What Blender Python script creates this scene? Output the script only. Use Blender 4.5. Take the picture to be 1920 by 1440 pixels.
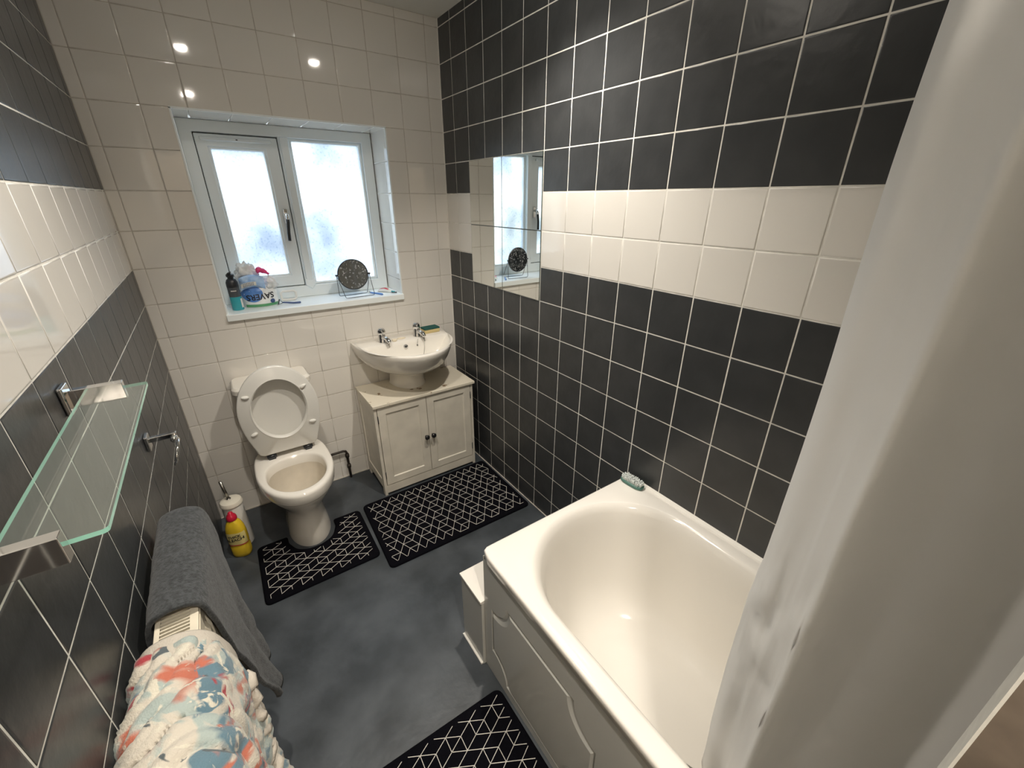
import bpy, bmesh, math, random
from math import sin, cos, pi, radians, sqrt
from mathutils import Vector, Matrix, Euler, noise

random.seed(7)
for o in list(bpy.data.objects): bpy.data.objects.remove(o, do_unlink=True)
SC = bpy.context.scene
COL = SC.collection

# ------------------------------------------------------------------ camera, sky, lights, exposure
P = 0.152                                   # tile pitch
W = 9.7514 * P                              # room width
R0 = 10.763 * P                             # top of the white band
CEIL = 2.434
NEAR = -3.22
cam = bpy.data.cameras.new('camera')
cam.sensor_fit = 'HORIZONTAL'; cam.sensor_width = 36.0
cam.lens = 36.0 * 778.88 / 1920.0
cam.clip_start = 0.02
co = bpy.data.objects.new('camera', cam); COL.objects.link(co)
co.location = (0.2895, -2.3797, 1.6065)
co.rotation_euler = (1.1532, -0.0024, -0.6066)
SC.camera = co

wd = bpy.data.worlds.new('overcast_sky'); SC.world = wd; wd.use_nodes = True
bg = wd.node_tree.nodes['Background']
bg.inputs[0].default_value = (0.84, 0.93, 1.0, 1)
SKY = 2.9                                    # horizon radiance; overcast sky is three times brighter overhead
bg.inputs[1].default_value = SKY
_n = wd.node_tree.nodes; _l = wd.node_tree.links
_tc = _n.new('ShaderNodeTexCoord'); _sx = _n.new('ShaderNodeSeparateXYZ'); _l.new(_tc.outputs['Generated'], _sx.inputs[0])
_a = _n.new('ShaderNodeMapRange'); _a.inputs[3].default_value = 1.0; _a.inputs[4].default_value = 3.0; _l.new(_sx.outputs[2], _a.inputs[0])
_b = _n.new('ShaderNodeMapRange'); _b.inputs[1].default_value = -0.08; _b.inputs[2].default_value = 0.0; _b.inputs[3].default_value = 0.5; _b.inputs[4].default_value = 1.0
_l.new(_sx.outputs[2], _b.inputs[0])
_m = _n.new('ShaderNodeMath'); _m.operation = 'MULTIPLY'; _l.new(_a.outputs[0], _m.inputs[0]); _l.new(_b.outputs[0], _m.inputs[1])
_s = _n.new('ShaderNodeMath'); _s.operation = 'MULTIPLY'; _s.inputs[1].default_value = SKY; _l.new(_m.outputs[0], _s.inputs[0]); _l.new(_s.outputs[0], bg.inputs[1])

SC.view_settings.view_transform = 'Standard'
SC.view_settings.look = 'None'
SC.view_settings.gamma = 1.0
SC.view_settings.use_curve_mapping = False
SC.view_settings.exposure = 0.45
try:
    SC.cycles.use_denoising = True
    SC.cycles.max_bounces = 14; SC.cycles.diffuse_bounces = 8; SC.cycles.glossy_bounces = 8
    SC.cycles.transmission_bounces = 8; SC.cycles.transparent_max_bounces = 12
    SC.cycles.sample_clamp_indirect = 8.0
    SC.cycles.caustics_reflective = False; SC.cycles.caustics_refractive = False
except Exception: pass

LAMP_W = [37.0, 52.0, 62.0]
HALL_W = 20.0
WARM = (1.0, 0.92, 0.81)
LAMPS = [(0.42, -1.24), (1.133, -1.12), (0.43, -2.75)]
# portal: tells the renderer where the sky light comes in
pl = bpy.data.lights.new('window_portal', 'AREA'); pl.shape = 'RECTANGLE'; pl.size = 0.86; pl.size_y = 0.84
pl.cycles.is_portal = True
po = bpy.data.objects.new('window_portal', pl); COL.objects.link(po)
po.location = (0.72, 0.32, 1.51); po.rotation_euler = (radians(-90), 0, 0)

# ------------------------------------------------------------------ helpers
def link(name, me, mat=None, parent=None, smooth=False, kind=None, label=None, cat=None, group=None):
    if smooth:
        for p in me.polygons: p.use_smooth = True
    o = bpy.data.objects.new(name, me); COL.objects.link(o)
    if mat is not None and len(me.materials) == 0:
        me.materials.append(mat)
    if parent is not None: o.parent = parent
    if kind: o['kind'] = kind
    if label: o['label'] = label
    if cat: o['category'] = cat
    if group: o['group'] = group
    return o

def thing(name, label, cat, group=None, loc=(0, 0, 0)):
    o = bpy.data.objects.new(name, None); COL.objects.link(o)
    o.empty_display_size = 0.05
    o.location = loc
    o['label'] = label; o['category'] = cat
    if group: o['group'] = group
    return o

def pydata(name, verts, faces):
    me = bpy.data.meshes.new(name); me.from_pydata([tuple(v) for v in verts], [], faces); me.update()
    return me

class MB:
    """collects shapes, builds one mesh"""
    def __init__(s): s.v = []; s.f = []
    def add(s, v, f):
        n = len(s.v); s.v += [tuple(x) for x in v]; s.f += [tuple(i + n for i in q) for q in f]; return s
    def box(s, x0, x1, y0, y1, z0, z1):
        v = [(x, y, z) for z in (z0, z1) for y in (y0, y1) for x in (x0, x1)]
        return s.add(v, [(0, 2, 3, 1), (4, 5, 7, 6), (0, 1, 5, 4), (2, 6, 7, 3), (0, 4, 6, 2), (1, 3, 7, 5)])
    def obox(s, c, ax, ay, az):
        """oriented box: centre and three half-axis vectors"""
        c = Vector(c); ax = Vector(ax); ay = Vector(ay); az = Vector(az)
        v = [c + ax * i + ay * j + az * k for k in (-1, 1) for j in (-1, 1) for i in (-1, 1)]
        return s.add(v, [(0, 2, 3, 1), (4, 5, 7, 6), (0, 1, 5, 4), (2, 6, 7, 3), (0, 4, 6, 2), (1, 3, 7, 5)])
    def loft(s, rings, cap0=True, cap1=True, close=True):
        n = len(rings[0]); v = [p for r in rings for p in r]; f = []
        m = n if close else n - 1
        for i in range(len(rings) - 1):
            for j in range(m):
                a = i * n + j; b = i * n + (j + 1) % n
                f.append((a, b, b + n, a + n))
        if cap0: f.append(tuple(range(n))[::-1])
        if cap1: f.append(tuple((len(rings) - 1) * n + j for j in range(n)))
        return s.add(v, f)
    def lathe(s, prof, c=(0, 0, 0), n=24, axis=None):
        c = Vector(c); M = Matrix.Identity(3)
        if axis is not None: M = Vector((0, 0, 1)).rotation_difference(Vector(axis)).to_matrix()
        rings = [[c + M @ Vector((r * cos(2 * pi * j / n), r * sin(2 * pi * j / n), z)) for j in range(n)] for r, z in prof]
        return s.loft(rings, prof[0][0] > 1e-6 or True, True)
    def tube(s, pts, r, n=10, closed=False):
        pts = [Vector(p) for p in pts]; k = len(pts); rings = []
        up = None
        for i, p in enumerate(pts):
            if closed: t = (pts[(i + 1) % k] - pts[i - 1]).normalized()
            else: t = ((pts[min(i + 1, k - 1)] - pts[max(i - 1, 0)])).normalized()
            if up is None:
                up = t.orthogonal().normalized()
            up = (up - t * up.dot(t)).normalized(); sd = t.cross(up)
            rr = r[i] if isinstance(r, (list, tuple)) else r
            rings.append([p + (up * cos(2 * pi * j / n) + sd * sin(2 * pi * j / n)) * rr for j in range(n)])
        if closed:
            rings.append(rings[0]); return s.loft(rings, False, False)
        return s.loft(rings)
    def build(s, name, mat, parent=None, smooth=False, bevel=0, seg=2, fix=True, **kw):
        me = pydata(name, s.v, s.f)
        if fix:
            bm = bmesh.new(); bm.from_mesh(me)
            bmesh.ops.remove_doubles(bm, verts=bm.verts, dist=1e-6)
            bmesh.ops.recalc_face_normals(bm, faces=bm.faces)
            bm.to_mesh(me); bm.free()
        o = link(name, me, mat, parent, smooth, **kw)
        if bevel:
            m = o.modifiers.new('bevel', 'BEVEL'); m.width = bevel; m.segments = seg; m.limit_method = 'ANGLE'
            m.angle_limit = radians(40)
            for p in me.polygons: p.use_smooth = True
            m.harden_normals = True
        elif smooth == 'auto': pass
        return o

def auto_smooth(o, deg=35):
    me = o.data
    for p in me.polygons: p.use_smooth = True
    bm = bmesh.new(); bm.from_mesh(me)
    for e in bm.edges:
        if len(e.link_faces) == 2 and e.calc_face_angle(0) > radians(deg): e.smooth = False
    bm.to_mesh(me); bm.free()
    return o

def catmull(pts, n):
    pts = [Vector(p) for p in pts]; out = []
    k = len(pts) - 1
    for i in range(n + 1):
        u = i / n * k; a = min(int(u), k - 1); t = u - a
        p0 = pts[max(a - 1, 0)]; p1 = pts[a]; p2 = pts[a + 1]; p3 = pts[min(a + 2, k)]
        out.append(0.5 * ((2 * p1) + (p2 - p0) * t + (2 * p0 - 5 * p1 + 4 * p2 - p3) * t * t + (3 * p1 - p0 - 3 * p2 + p3) * t ** 3))
    return out

def fb(x, y, z, oct=3):
    return noise.fractal(Vector((x, y, z)), 1.0, 2.0, oct)

# ------------------------------------------------------------------ materials
def mat(name, col, rough=0.5, metal=0.0, spec=0.5, coat=0.0, coat_r=0.05, var=0.0, vscale=8.0, vcol=None,
        bump=0.0, bscale=40.0, detail=4.0, sheen=0.0, rvar=0.0, sss=0.0):
    m = bpy.data.materials.new(name); m.use_nodes = True
    nt = m.node_tree; b = nt.nodes['Principled BSDF']
    b.inputs['Base Color'].default_value = (*col, 1); b.inputs['Roughness'].default_value = rough
    b.inputs['Metallic'].default_value = metal; b.inputs['Specular IOR Level'].default_value = spec
    b.inputs['Coat Weight'].default_value = coat; b.inputs['Coat Roughness'].default_value = coat_r
    if sheen: b.inputs['Sheen Weight'].default_value = sheen; b.inputs['Sheen Roughness'].default_value = 0.5
    tc = nt.nodes.new('ShaderNodeTexCoord')
    if var > 0 or rvar > 0:
        n = nt.nodes.new('ShaderNodeTexNoise'); n.inputs['Scale'].default_value = vscale; n.inputs['Detail'].default_value = detail
        geo = nt.nodes.new('ShaderNodeNewGeometry'); nt.links.new(geo.outputs['Position'], n.inputs['Vector'])
        r = nt.nodes.new('ShaderNodeMapRange'); r.inputs[1].default_value = 0.35; r.inputs[2].default_value = 0.65
        nt.links.new(n.outputs['Fac'], r.inputs[0])
        if var > 0:
            mx = nt.nodes.new('ShaderNodeMix'); mx.data_type = 'RGBA'
            c2 = vcol if vcol else tuple(c * (1 - var) for c in col)
            mx.inputs[6].default_value = (*col, 1); mx.inputs[7].default_value = (*c2, 1)
            nt.links.new(r.outputs[0], mx.inputs[0]); nt.links.new(mx.outputs[2], b.inputs['Base Color'])
        if rvar > 0:
            r2 = nt.nodes.new('ShaderNodeMapRange'); r2.inputs[3].default_value = rough - rvar; r2.inputs[4].default_value = rough + rvar
            nt.links.new(n.outputs['Fac'], r2.inputs[0]); nt.links.new(r2.outputs[0], b.inputs['Roughness'])
    if bump > 0:
        n = nt.nodes.new('ShaderNodeTexNoise'); n.inputs['Scale'].default_value = bscale; n.inputs['Detail'].default_value = 4
        geo = nt.nodes.new('ShaderNodeNewGeometry'); nt.links.new(geo.outputs['Position'], n.inputs['Vector'])
        bp = nt.nodes.new('ShaderNodeBump'); bp.inputs['Strength'].default_value = bump; bp.inputs['Distance'].default_value = 0.002
        nt.links.new(n.outputs['Fac'], bp.inputs['Height']); nt.links.new(bp.outputs[0], b.inputs['Normal'])
    return m

M = {}
M['tile_white'] = mat('white_glazed_tile', (0.74, 0.715, 0.67), rough=0.05, spec=0.65, bump=0.06, bscale=9)
M['tile_dark'] = mat('charcoal_tile', (0.034, 0.036, 0.038), rough=0.31, spec=0.5, var=0.5, vscale=14, vcol=(0.042, 0.044, 0.046), bump=0.6, bscale=24)
M['grout'] = mat('pale_grout', (0.84, 0.82, 0.76), rough=0.85, var=0.2, vscale=30)
M['grout_back'] = mat('cream_grout', (0.58, 0.54, 0.48), rough=0.85, var=0.25, vscale=30)
M['plaster'] = mat('ceiling_paint', (0.78, 0.78, 0.75), rough=0.9, bump=0.1, bscale=60)
M['floor'] = mat('slate_vinyl', (0.034, 0.040, 0.046), rough=0.40, var=1, vscale=6, vcol=(0.068, 0.078, 0.090), detail=9, bump=0.5, bscale=30, rvar=0.1)
M['upvc'] = mat('white_upvc', (0.85, 0.90, 0.91), rough=0.28, spec=0.5)
M['ceramic'] = mat('white_ceramic', (0.80, 0.77, 0.71), rough=0.08, spec=0.5, coat=0.4, coat_r=0.03)
M['ceramic_bowl'] = mat('stained_ceramic', (0.70, 0.64, 0.54), rough=0.12, spec=0.5, var=0.2, vscale=6)
M['seat'] = mat('white_seat_plastic', (0.72, 0.71, 0.67), rough=0.25)
M['acrylic'] = mat('white_bath_acrylic', (0.82, 0.79, 0.735), rough=0.12, coat=0.3, coat_r=0.05)
M['panel'] = mat('bath_panel_plastic', (0.50, 0.50, 0.47), rough=0.16, spec=0.4)
M['chrome'] = mat('chrome', (0.78, 0.78, 0.78), rough=0.07, metal=1.0)
M['brushed'] = mat('dull_metal', (0.35, 0.34, 0.31), rough=0.3, metal=1.0)
M['steel'] = mat('dark_wire', (0.06, 0.065, 0.07), rough=0.35, metal=0.6)
M['mirror'] = mat('mirror_glass', (0.90, 0.92, 0.90), rough=0.0, metal=1.0)
M['mirror_edge'] = mat('mirror_edge', (0.05, 0.07, 0.06), rough=0.3)
M['knob'] = mat('black_knob', (0.012, 0.012, 0.013), rough=0.25)
M['mat_black'] = mat('black_pile', (0.004, 0.004, 0.006), rough=0.95, spec=0.04, bump=1.0, bscale=500)
M['mat_line'] = mat('white_yarn', (0.62, 0.60, 0.56), rough=0.95, spec=0.1, bump=0.6, bscale=600)
M['towel'] = mat('grey_terry', (0.072, 0.078, 0.083), rough=1.0, spec=0.03, var=0.45, vscale=130, bump=1.0, bscale=300, sheen=0.15)
M['rad'] = mat('aged_white_enamel', (0.74, 0.68, 0.55), rough=0.35, var=0.15, vscale=14)
M['rad_dark'] = mat('radiator_inner_shade', (0.05, 0.045, 0.04), rough=0.8)
M['copper'] = mat('tarnished_pipe', (0.045, 0.035, 0.028), rough=0.5, metal=0.5, var=0.5, vscale=40)
M['plastic_white'] = mat('white_plastic', (0.80, 0.79, 0.75), rough=0.3)
M['cream_plastic'] = mat('cream_plastic', (0.72, 0.68, 0.58), rough=0.4)
M['yellow'] = mat('yellow_plastic', (0.72, 0.50, 0.03), rough=0.25)
M['red'] = mat('red_plastic', (0.55, 0.02, 0.05), rough=0.25)
M['black_plastic'] = mat('black_plastic', (0.02, 0.022, 0.026), rough=0.3)
M['ink'] = mat('black_ink', (0.015, 0.015, 0.02), rough=0.6)
M['grey_can'] = mat('grey_can', (0.10, 0.11, 0.12), rough=0.25, metal=0.3)
M['teal'] = mat('teal_gel', (0.04, 0.36, 0.42), rough=0.2)
M['bag'] = mat('white_bag_film', (0.82, 0.84, 0.84), rough=0.3, bump=0.6, bscale=60)
M['blue'] = mat('blue_print', (0.10, 0.25, 0.62), rough=0.3)
M['lightblue'] = mat('light_blue_film', (0.25, 0.45, 0.80), rough=0.25, var=0.5, vscale=25, vcol=(0.45, 0.62, 0.86), bump=0.6, bscale=60)
M['navy'] = mat('navy_print', (0.05, 0.09, 0.22), rough=0.4)
M['green'] = mat('green_print', (0.10, 0.34, 0.16), rough=0.35)
M['pink'] = mat('pink_plastic', (0.80, 0.06, 0.22), rough=0.25)
M['sponge_y'] = mat('yellow_sponge', (0.66, 0.54, 0.27), rough=1.0, spec=0.1, bump=1.0, bscale=260)
M['sponge_g'] = mat('green_scourer', (0.03, 0.10, 0.09), rough=1.0, spec=0.1, bump=1.0, bscale=400)
M['soap'] = mat('cream_soap', (0.74, 0.66, 0.50), rough=0.35)
M['brown_door'] = mat('brown_door_veneer', (0.17, 0.135, 0.105), rough=0.5, var=0.35, vscale=18)
M['door_edge'] = mat('white_painted_edge', (0.72, 0.71, 0.66), rough=0.5, var=0.1, vscale=60)
M['bristle'] = mat('white_bristles', (0.70, 0.74, 0.72), rough=0.8, bump=1.0, bscale=500)
M['brush_green'] = mat('green_brush_base', (0.07, 0.17, 0.14), rough=0.4)
M['hole'] = mat('black_hole', (0.004, 0.004, 0.004), rough=0.6)
M['wallpaint'] = mat('hall_paint', (0.66, 0.62, 0.56), rough=0.9)
M['sealant'] = mat('white_sealant', (0.85, 0.83, 0.78), rough=0.4)

def cabinet_mats():
    m = mat('worn_white_paint', (0.70, 0.66, 0.57), rough=0.42, var=0.12, vscale=9)
    t = bpy.data.materials.new('chipped_white_top'); t.use_nodes = True
    nt = t.node_tree; b = nt.nodes['Principled BSDF']; b.inputs['Roughness'].default_value = 0.4
    geo = nt.nodes.new('ShaderNodeNewGeometry'); n = nt.nodes.new('ShaderNodeTexNoise')
    n.inputs['Scale'].default_value = 16; n.inputs['Detail'].default_value = 8; n.inputs['Roughness'].default_value = 0.62
    nt.links.new(geo.outputs['Position'], n.inputs['Vector'])
    r = nt.nodes.new('ShaderNodeMapRange'); r.inputs[1].default_value = 0.635; r.inputs[2].default_value = 0.65
    nt.links.new(n.outputs['Fac'], r.inputs[0])
    mx = nt.nodes.new('ShaderNodeMix'); mx.data_type = 'RGBA'
    mx.inputs[6].default_value = (0.70, 0.65, 0.54, 1); mx.inputs[7].default_value = (0.22, 0.14, 0.075, 1)
    nt.links.new(r.outputs[0], mx.inputs[0]); nt.links.new(mx.outputs[2], b.inputs['Base Color'])
    return m, t
M['cab'], M['cab_top'] = cabinet_mats()

def frosted():
    m = bpy.data.materials.new('frosted_glass'); m.use_nodes = True
    nt = m.node_tree; nt.nodes.clear(); L = nt.links
    out = nt.nodes.new('ShaderNodeOutputMaterial')
    tr = nt.nodes.new('ShaderNodeBsdfTransparent'); tl = nt.nodes.new('ShaderNodeBsdfTranslucent'); gl = nt.nodes.new('ShaderNodeBsdfGlossy')
    gl.inputs['Roughness'].default_value = 0.15; gl.inputs['Color'].default_value = (0.9, 0.95, 1, 1)
    geo = nt.nodes.new('ShaderNodeNewGeometry')
    n1 = nt.nodes.new('ShaderNodeTexNoise'); n1.inputs['Scale'].default_value = 3.2; n1.inputs['Detail'].default_value = 3
    n2 = nt.nodes.new('ShaderNodeTexNoise'); n2.inputs['Scale'].default_value = 95; n2.inputs['Detail'].default_value = 3
    L.new(geo.outputs['Position'], n1.inputs['Vector']); L.new(geo.outputs['Position'], n2.inputs['Vector'])
    r1 = nt.nodes.new('ShaderNodeMapRange'); r1.inputs[1].default_value = 0.3; r1.inputs[2].default_value = 0.7; r1.inputs[3].default_value = 0.52; r1.inputs[4].default_value = 0.90
    r2 = nt.nodes.new('ShaderNodeMapRange'); r2.inputs[1].default_value = 0.30; r2.inputs[2].default_value = 0.46; r2.inputs[3].default_value = 0.80; r2.inputs[4].default_value = 1.0
    L.new(n1.outputs['Fac'], r1.inputs[0]); L.new(n2.outputs['Fac'], r2.inputs[0])
    mu = nt.nodes.new('ShaderNodeMath'); mu.operation = 'MULTIPLY'; L.new(r1.outputs[0], mu.inputs[0]); L.new(r2.outputs[0], mu.inputs[1])
    cc = nt.nodes.new('ShaderNodeValToRGB'); cr = cc.color_ramp
    cr.elements[0].position = 0.30; cr.elements[0].color = (0.20, 0.25, 0.34, 1); cr.elements[1].position = 0.95; cr.elements[1].color = (0.92, 0.95, 0.96, 1)
    L.new(mu.outputs[0], cc.inputs[0])
    L.new(cc.outputs[0], tr.inputs[0]); L.new(cc.outputs[0], tl.inputs[0])
    a = nt.nodes.new('ShaderNodeMixShader'); a.inputs[0].default_value = 0.42
    L.new(tr.outputs[0], a.inputs[1]); L.new(tl.outputs[0], a.inputs[2])
    b = nt.nodes.new('ShaderNodeMixShader'); b.inputs[0].default_value = 0.05
    L.new(a.outputs[0], b.inputs[1]); L.new(gl.outputs[0], b.inputs[2]); L.new(b.outputs[0], out.inputs[0])
    return m
M['frosted'] = frosted()

def shelf_glass():
    m = bpy.data.materials.new('clear_shelf_glass'); m.use_nodes = True
    nt = m.node_tree; nt.nodes.clear(); L = nt.links
    out = nt.nodes.new('ShaderNodeOutputMaterial')
    tr = nt.nodes.new('ShaderNodeBsdfTransparent'); tr.inputs[0].default_value = (0.90, 0.95, 0.93, 1)
    gl = nt.nodes.new('ShaderNodeBsdfGlossy'); gl.inputs['Roughness'].default_value = 0.03
    fr0 = nt.nodes.new('ShaderNodeFresnel'); fr0.inputs[0].default_value = 1.5
    ge = nt.nodes.new('ShaderNodeNewGeometry'); iv = nt.nodes.new('ShaderNodeMath'); iv.operation = 'SUBTRACT'; iv.inputs[0].default_value = 1.0; L.new(ge.outputs['Backfacing'], iv.inputs[1])
    fr = nt.nodes.new('ShaderNodeMath'); fr.operation = 'MULTIPLY'; L.new(fr0.outputs[0], fr.inputs[0]); L.new(iv.outputs[0], fr.inputs[1])
    a = nt.nodes.new('ShaderNodeMixShader'); L.new(fr.outputs[0], a.inputs[0]); L.new(tr.outputs[0], a.inputs[1]); L.new(gl.outputs[0], a.inputs[2])
    df = nt.nodes.new('ShaderNodeBsdfDiffuse'); df.inputs[0].default_value = (0.8, 0.82, 0.78, 1)      # pale haze standing in for brightness reflected by the glass
    c = nt.nodes.new('ShaderNodeMixShader'); c.inputs[0].default_value = 0.045; L.new(a.outputs[0], c.inputs[1]); L.new(df.outputs[0], c.inputs[2])
    L.new(c.outputs[0], out.inputs[0])
    return m
M['shelf_glass'] = shelf_glass()
M['shelf_edge'] = mat('green_glass_edge', (0.36, 0.74, 0.62), rough=0.12, coat=0.3)

def curtain_mat():
    m = bpy.data.materials.new('white_curtain_fabric'); m.use_nodes = True
    nt = m.node_tree; nt.nodes.clear(); L = nt.links
    out = nt.nodes.new('ShaderNodeOutputMaterial')
    d = nt.nodes.new('ShaderNodeBsdfPrincipled'); d.inputs['Base Color'].default_value = (0.86, 0.86, 0.85, 1); d.inputs['Roughness'].default_value = 0.65
    d.inputs['Specular IOR Level'].default_value = 0.3
    t = nt.nodes.new('ShaderNodeBsdfTranslucent'); t.inputs[0].default_value = (0.84, 0.84, 0.84, 1)
    geo = nt.nodes.new('ShaderNodeNewGeometry'); n = nt.nodes.new('ShaderNodeTexNoise'); n.inputs['Scale'].default_value = 18; n.inputs['Detail'].default_value = 3
    L.new(geo.outputs['Position'], n.inputs['Vector'])
    bp = nt.nodes.new('ShaderNodeBump'); bp.inputs['Strength'].default_value = 0.35; bp.inputs['Distance'].default_value = 0.004
    L.new(n.outputs['Fac'], bp.inputs['Height']); L.new(bp.outputs[0], d.inputs['Normal'])
    a = nt.nodes.new('ShaderNodeMixShader'); a.inputs[0].default_value = 0.38
    L.new(d.outputs[0], a.inputs[1]); L.new(t.outputs[0], a.inputs[2]); L.new(a.outputs[0], out.inputs[0])
    return m
M['curtain'] = curtain_mat()

def floral_mat():
    m = bpy.data.materials.new('floral_towelling'); m.use_nodes = True
    nt = m.node_tree; b = nt.nodes['Principled BSDF']; L = nt.links
    b.inputs['Roughness'].default_value = 0.95; b.inputs['Specular IOR Level'].default_value = 0.1; b.inputs['Sheen Weight'].default_value = 0.2
    uv = nt.nodes.new('ShaderNodeUVMap')
    def nz(scale, off, det=3):
        mp = nt.nodes.new('ShaderNodeMapping'); mp.inputs['Location'].default_value = off; L.new(uv.outputs[0], mp.inputs[0])
        n = nt.nodes.new('ShaderNodeTexNoise'); n.inputs['Scale'].default_value = scale; n.inputs['Detail'].default_value = det; n.inputs['Distortion'].default_value = 1.1
        L.new(mp.outputs[0], n.inputs['Vector']); return n.outputs['Fac']
    def step(s, a, c):
        r = nt.nodes.new('ShaderNodeMapRange'); r.inputs[1].default_value = a; r.inputs[2].default_value = c; L.new(s, r.inputs[0]); return r.outputs[0]
    cur = None
    rgb = nt.nodes.new('ShaderNodeRGB'); rgb.outputs[0].default_value = (0.54, 0.50, 0.43, 1); cur = rgb.outputs[0]
    for col, sc, off, a, c in [((0.36, 0.42, 0.40), 14, (3, 1, 0), 0.48, 0.55), ((0.46, 0.15, 0.10), 12, (4.3, 2.6, 0), 0.545, 0.60),
                               ((0.12, 0.20, 0.25), 12, (11, 5.4, 0), 0.54, 0.585), ((0.33, 0.05, 0.06), 12, (2.6, 9, 0), 0.61, 0.65),
                               ((0.09, 0.11, 0.12), 19, (5, 13, 0), 0.64, 0.67), ((0.60, 0.57, 0.48), 40, (1, 4, 0), 0.57, 0.62)]:
        mx = nt.nodes.new('ShaderNodeMix'); mx.data_type = 'RGBA'; mx.inputs[7].default_value = (*col, 1)
        L.new(cur, mx.inputs[6]); L.new(step(nz(sc, off), a, c), mx.inputs[0]); cur = mx.outputs[2]
    L.new(cur, b.inputs['Base Color'])
    geo = nt.nodes.new('ShaderNodeNewGeometry'); n = nt.nodes.new('ShaderNodeTexNoise'); n.inputs['Scale'].default_value = 300; L.new(geo.outputs['Position'], n.inputs['Vector'])
    bp = nt.nodes.new('ShaderNodeBump'); bp.inputs['Strength'].default_value = 0.7; bp.inputs['Distance'].default_value = 0.002
    L.new(n.outputs['Fac'], bp.inputs['Height']); L.new(bp.outputs[0], b.inputs['Normal'])
    return m
M['floral'] = floral_mat()
M['floral_hem'] = mat('cream_towel_hem', (0.50, 0.46, 0.40), rough=0.95, spec=0.1, bump=0.7, bscale=300)

def speckle_mat():
    m = bpy.data.materials.new('spotted_mirror_face'); m.use_nodes = True
    nt = m.node_tree; b = nt.nodes['Principled BSDF']; L = nt.links
    b.inputs['Base Color'].default_value = (0.42, 0.46, 0.50, 1); b.inputs['Metallic'].default_value = 1.0; b.inputs['Roughness'].default_value = 0.06
    geo = nt.nodes.new('ShaderNodeNewGeometry'); n = nt.nodes.new('ShaderNodeTexNoise'); n.inputs['Scale'].default_value = 105; n.inputs['Detail'].default_value = 3
    L.new(geo.outputs['Position'], n.inputs['Vector'])
    r = nt.nodes.new('ShaderNodeMapRange'); r.inputs[1].default_value = 0.57; r.inputs[2].default_value = 0.66; r.inputs[3].default_value = 0.0; r.inputs[4].default_value = 0.8; L.new(n.outputs['Fac'], r.inputs[0])
    d = nt.nodes.new('ShaderNodeBsdfDiffuse'); d.inputs[0].default_value = (0.55, 0.57, 0.60, 1)
    mx = nt.nodes.new('ShaderNodeMixShader'); L.new(r.outputs[0], mx.inputs[0]); L.new(b.outputs[0], mx.inputs[1]); L.new(d.outputs[0], mx.inputs[2])
    L.new(mx.outputs[0], nt.nodes['Material Output'].inputs[0])
    return m
M['speckle'] = speckle_mat()

def emis(name, col, s):
    m = bpy.data.materials.new(name); m.use_nodes = True
    b = m.node_tree.nodes['Principled BSDF']; b.inputs['Emission Color'].default_value = (*col, 1); b.inputs['Emission Strength'].default_value = s
    return m
M['bulb'] = emis('lit_bulb', WARM, 220.0)

# ------------------------------------------------------------------ room shell
WIN = (0.284, 1.157, 1.068, R0 + 2 * P)       # opening x0,x1,z0,z1
SILL = 1.10
fl = MB().box(-0.1, W + 0.1, NEAR, 0.3, -0.06, 0).build('floor', M['floor'], kind='structure')
ce = MB().box(-0.05, W + 0.05, NEAR - 0.1, 0.3, CEIL, CEIL + 0.06).build('ceiling', M['plaster'], kind='structure')
G = 0.0010
b = MB(); T = 0.32
b.box(-0.1, WIN[0], G, T, 0, CEIL).box(WIN[1], W + 0.1, G, T, 0, CEIL)
b.box(WIN[0], WIN[1], G, T, 0, WIN[2]).box(WIN[0], WIN[1], G, T, WIN[3], CEIL)
wall_back = b.build('wall_back', M['grout_back'], kind='structure')
wall_left = MB().box(-0.1, -G, NEAR, 0, 0, CEIL).build('wall_left', M['grout'], kind='structure')
wall_right = MB().box(W + G, W + 0.1, NEAR, 0, 0, CEIL).build('wall_right', M['grout'], kind='structure')
DX = 0.70                                # doorway width
b = MB().box(DX + 0.04, W, NEAR - 0.1, NEAR, 0, CEIL).box(0, DX + 0.04, NEAR - 0.1, NEAR, 2.02, CEIL)
b.build('wall_near', M['wallpaint'], kind='structure')
# hallway beyond the doorway
HY = NEAR - 1.3
b = MB().box(-0.5, -0.44, HY, NEAR - 0.1, 0, CEIL).box(1.3, 1.36, HY, NEAR - 0.1, 0, CEIL).box(-0.5, 1.36, HY - 0.06, HY, 0, CEIL)
b.box(-0.5, 0, NEAR - 0.1, NEAR - 0.02, 0, CEIL)
b.build('wall_hall', M['wallpaint'], kind='structure')
MB().box(-0.5, 1.36, HY - 0.06, NEAR, -0.06, -0.001).build('floor_hall', M['brown_door'], kind='structure')
MB().box(-0.5, 1.36, HY - 0.06, NEAR - 0.1, CEIL, CEIL + 0.06).build('ceiling_hall', M['plaster'], kind='structure')

# pale yellow garden wall outside, seen only through the mirror squares
MB().box(-2.8, -2.6, 1.6, 9.0, -1.0, 1.72).build('wall_outside', mat('yellow_render', (0.80, 0.66, 0.28), rough=0.9, var=0.2, vscale=3), kind='structure')

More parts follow.
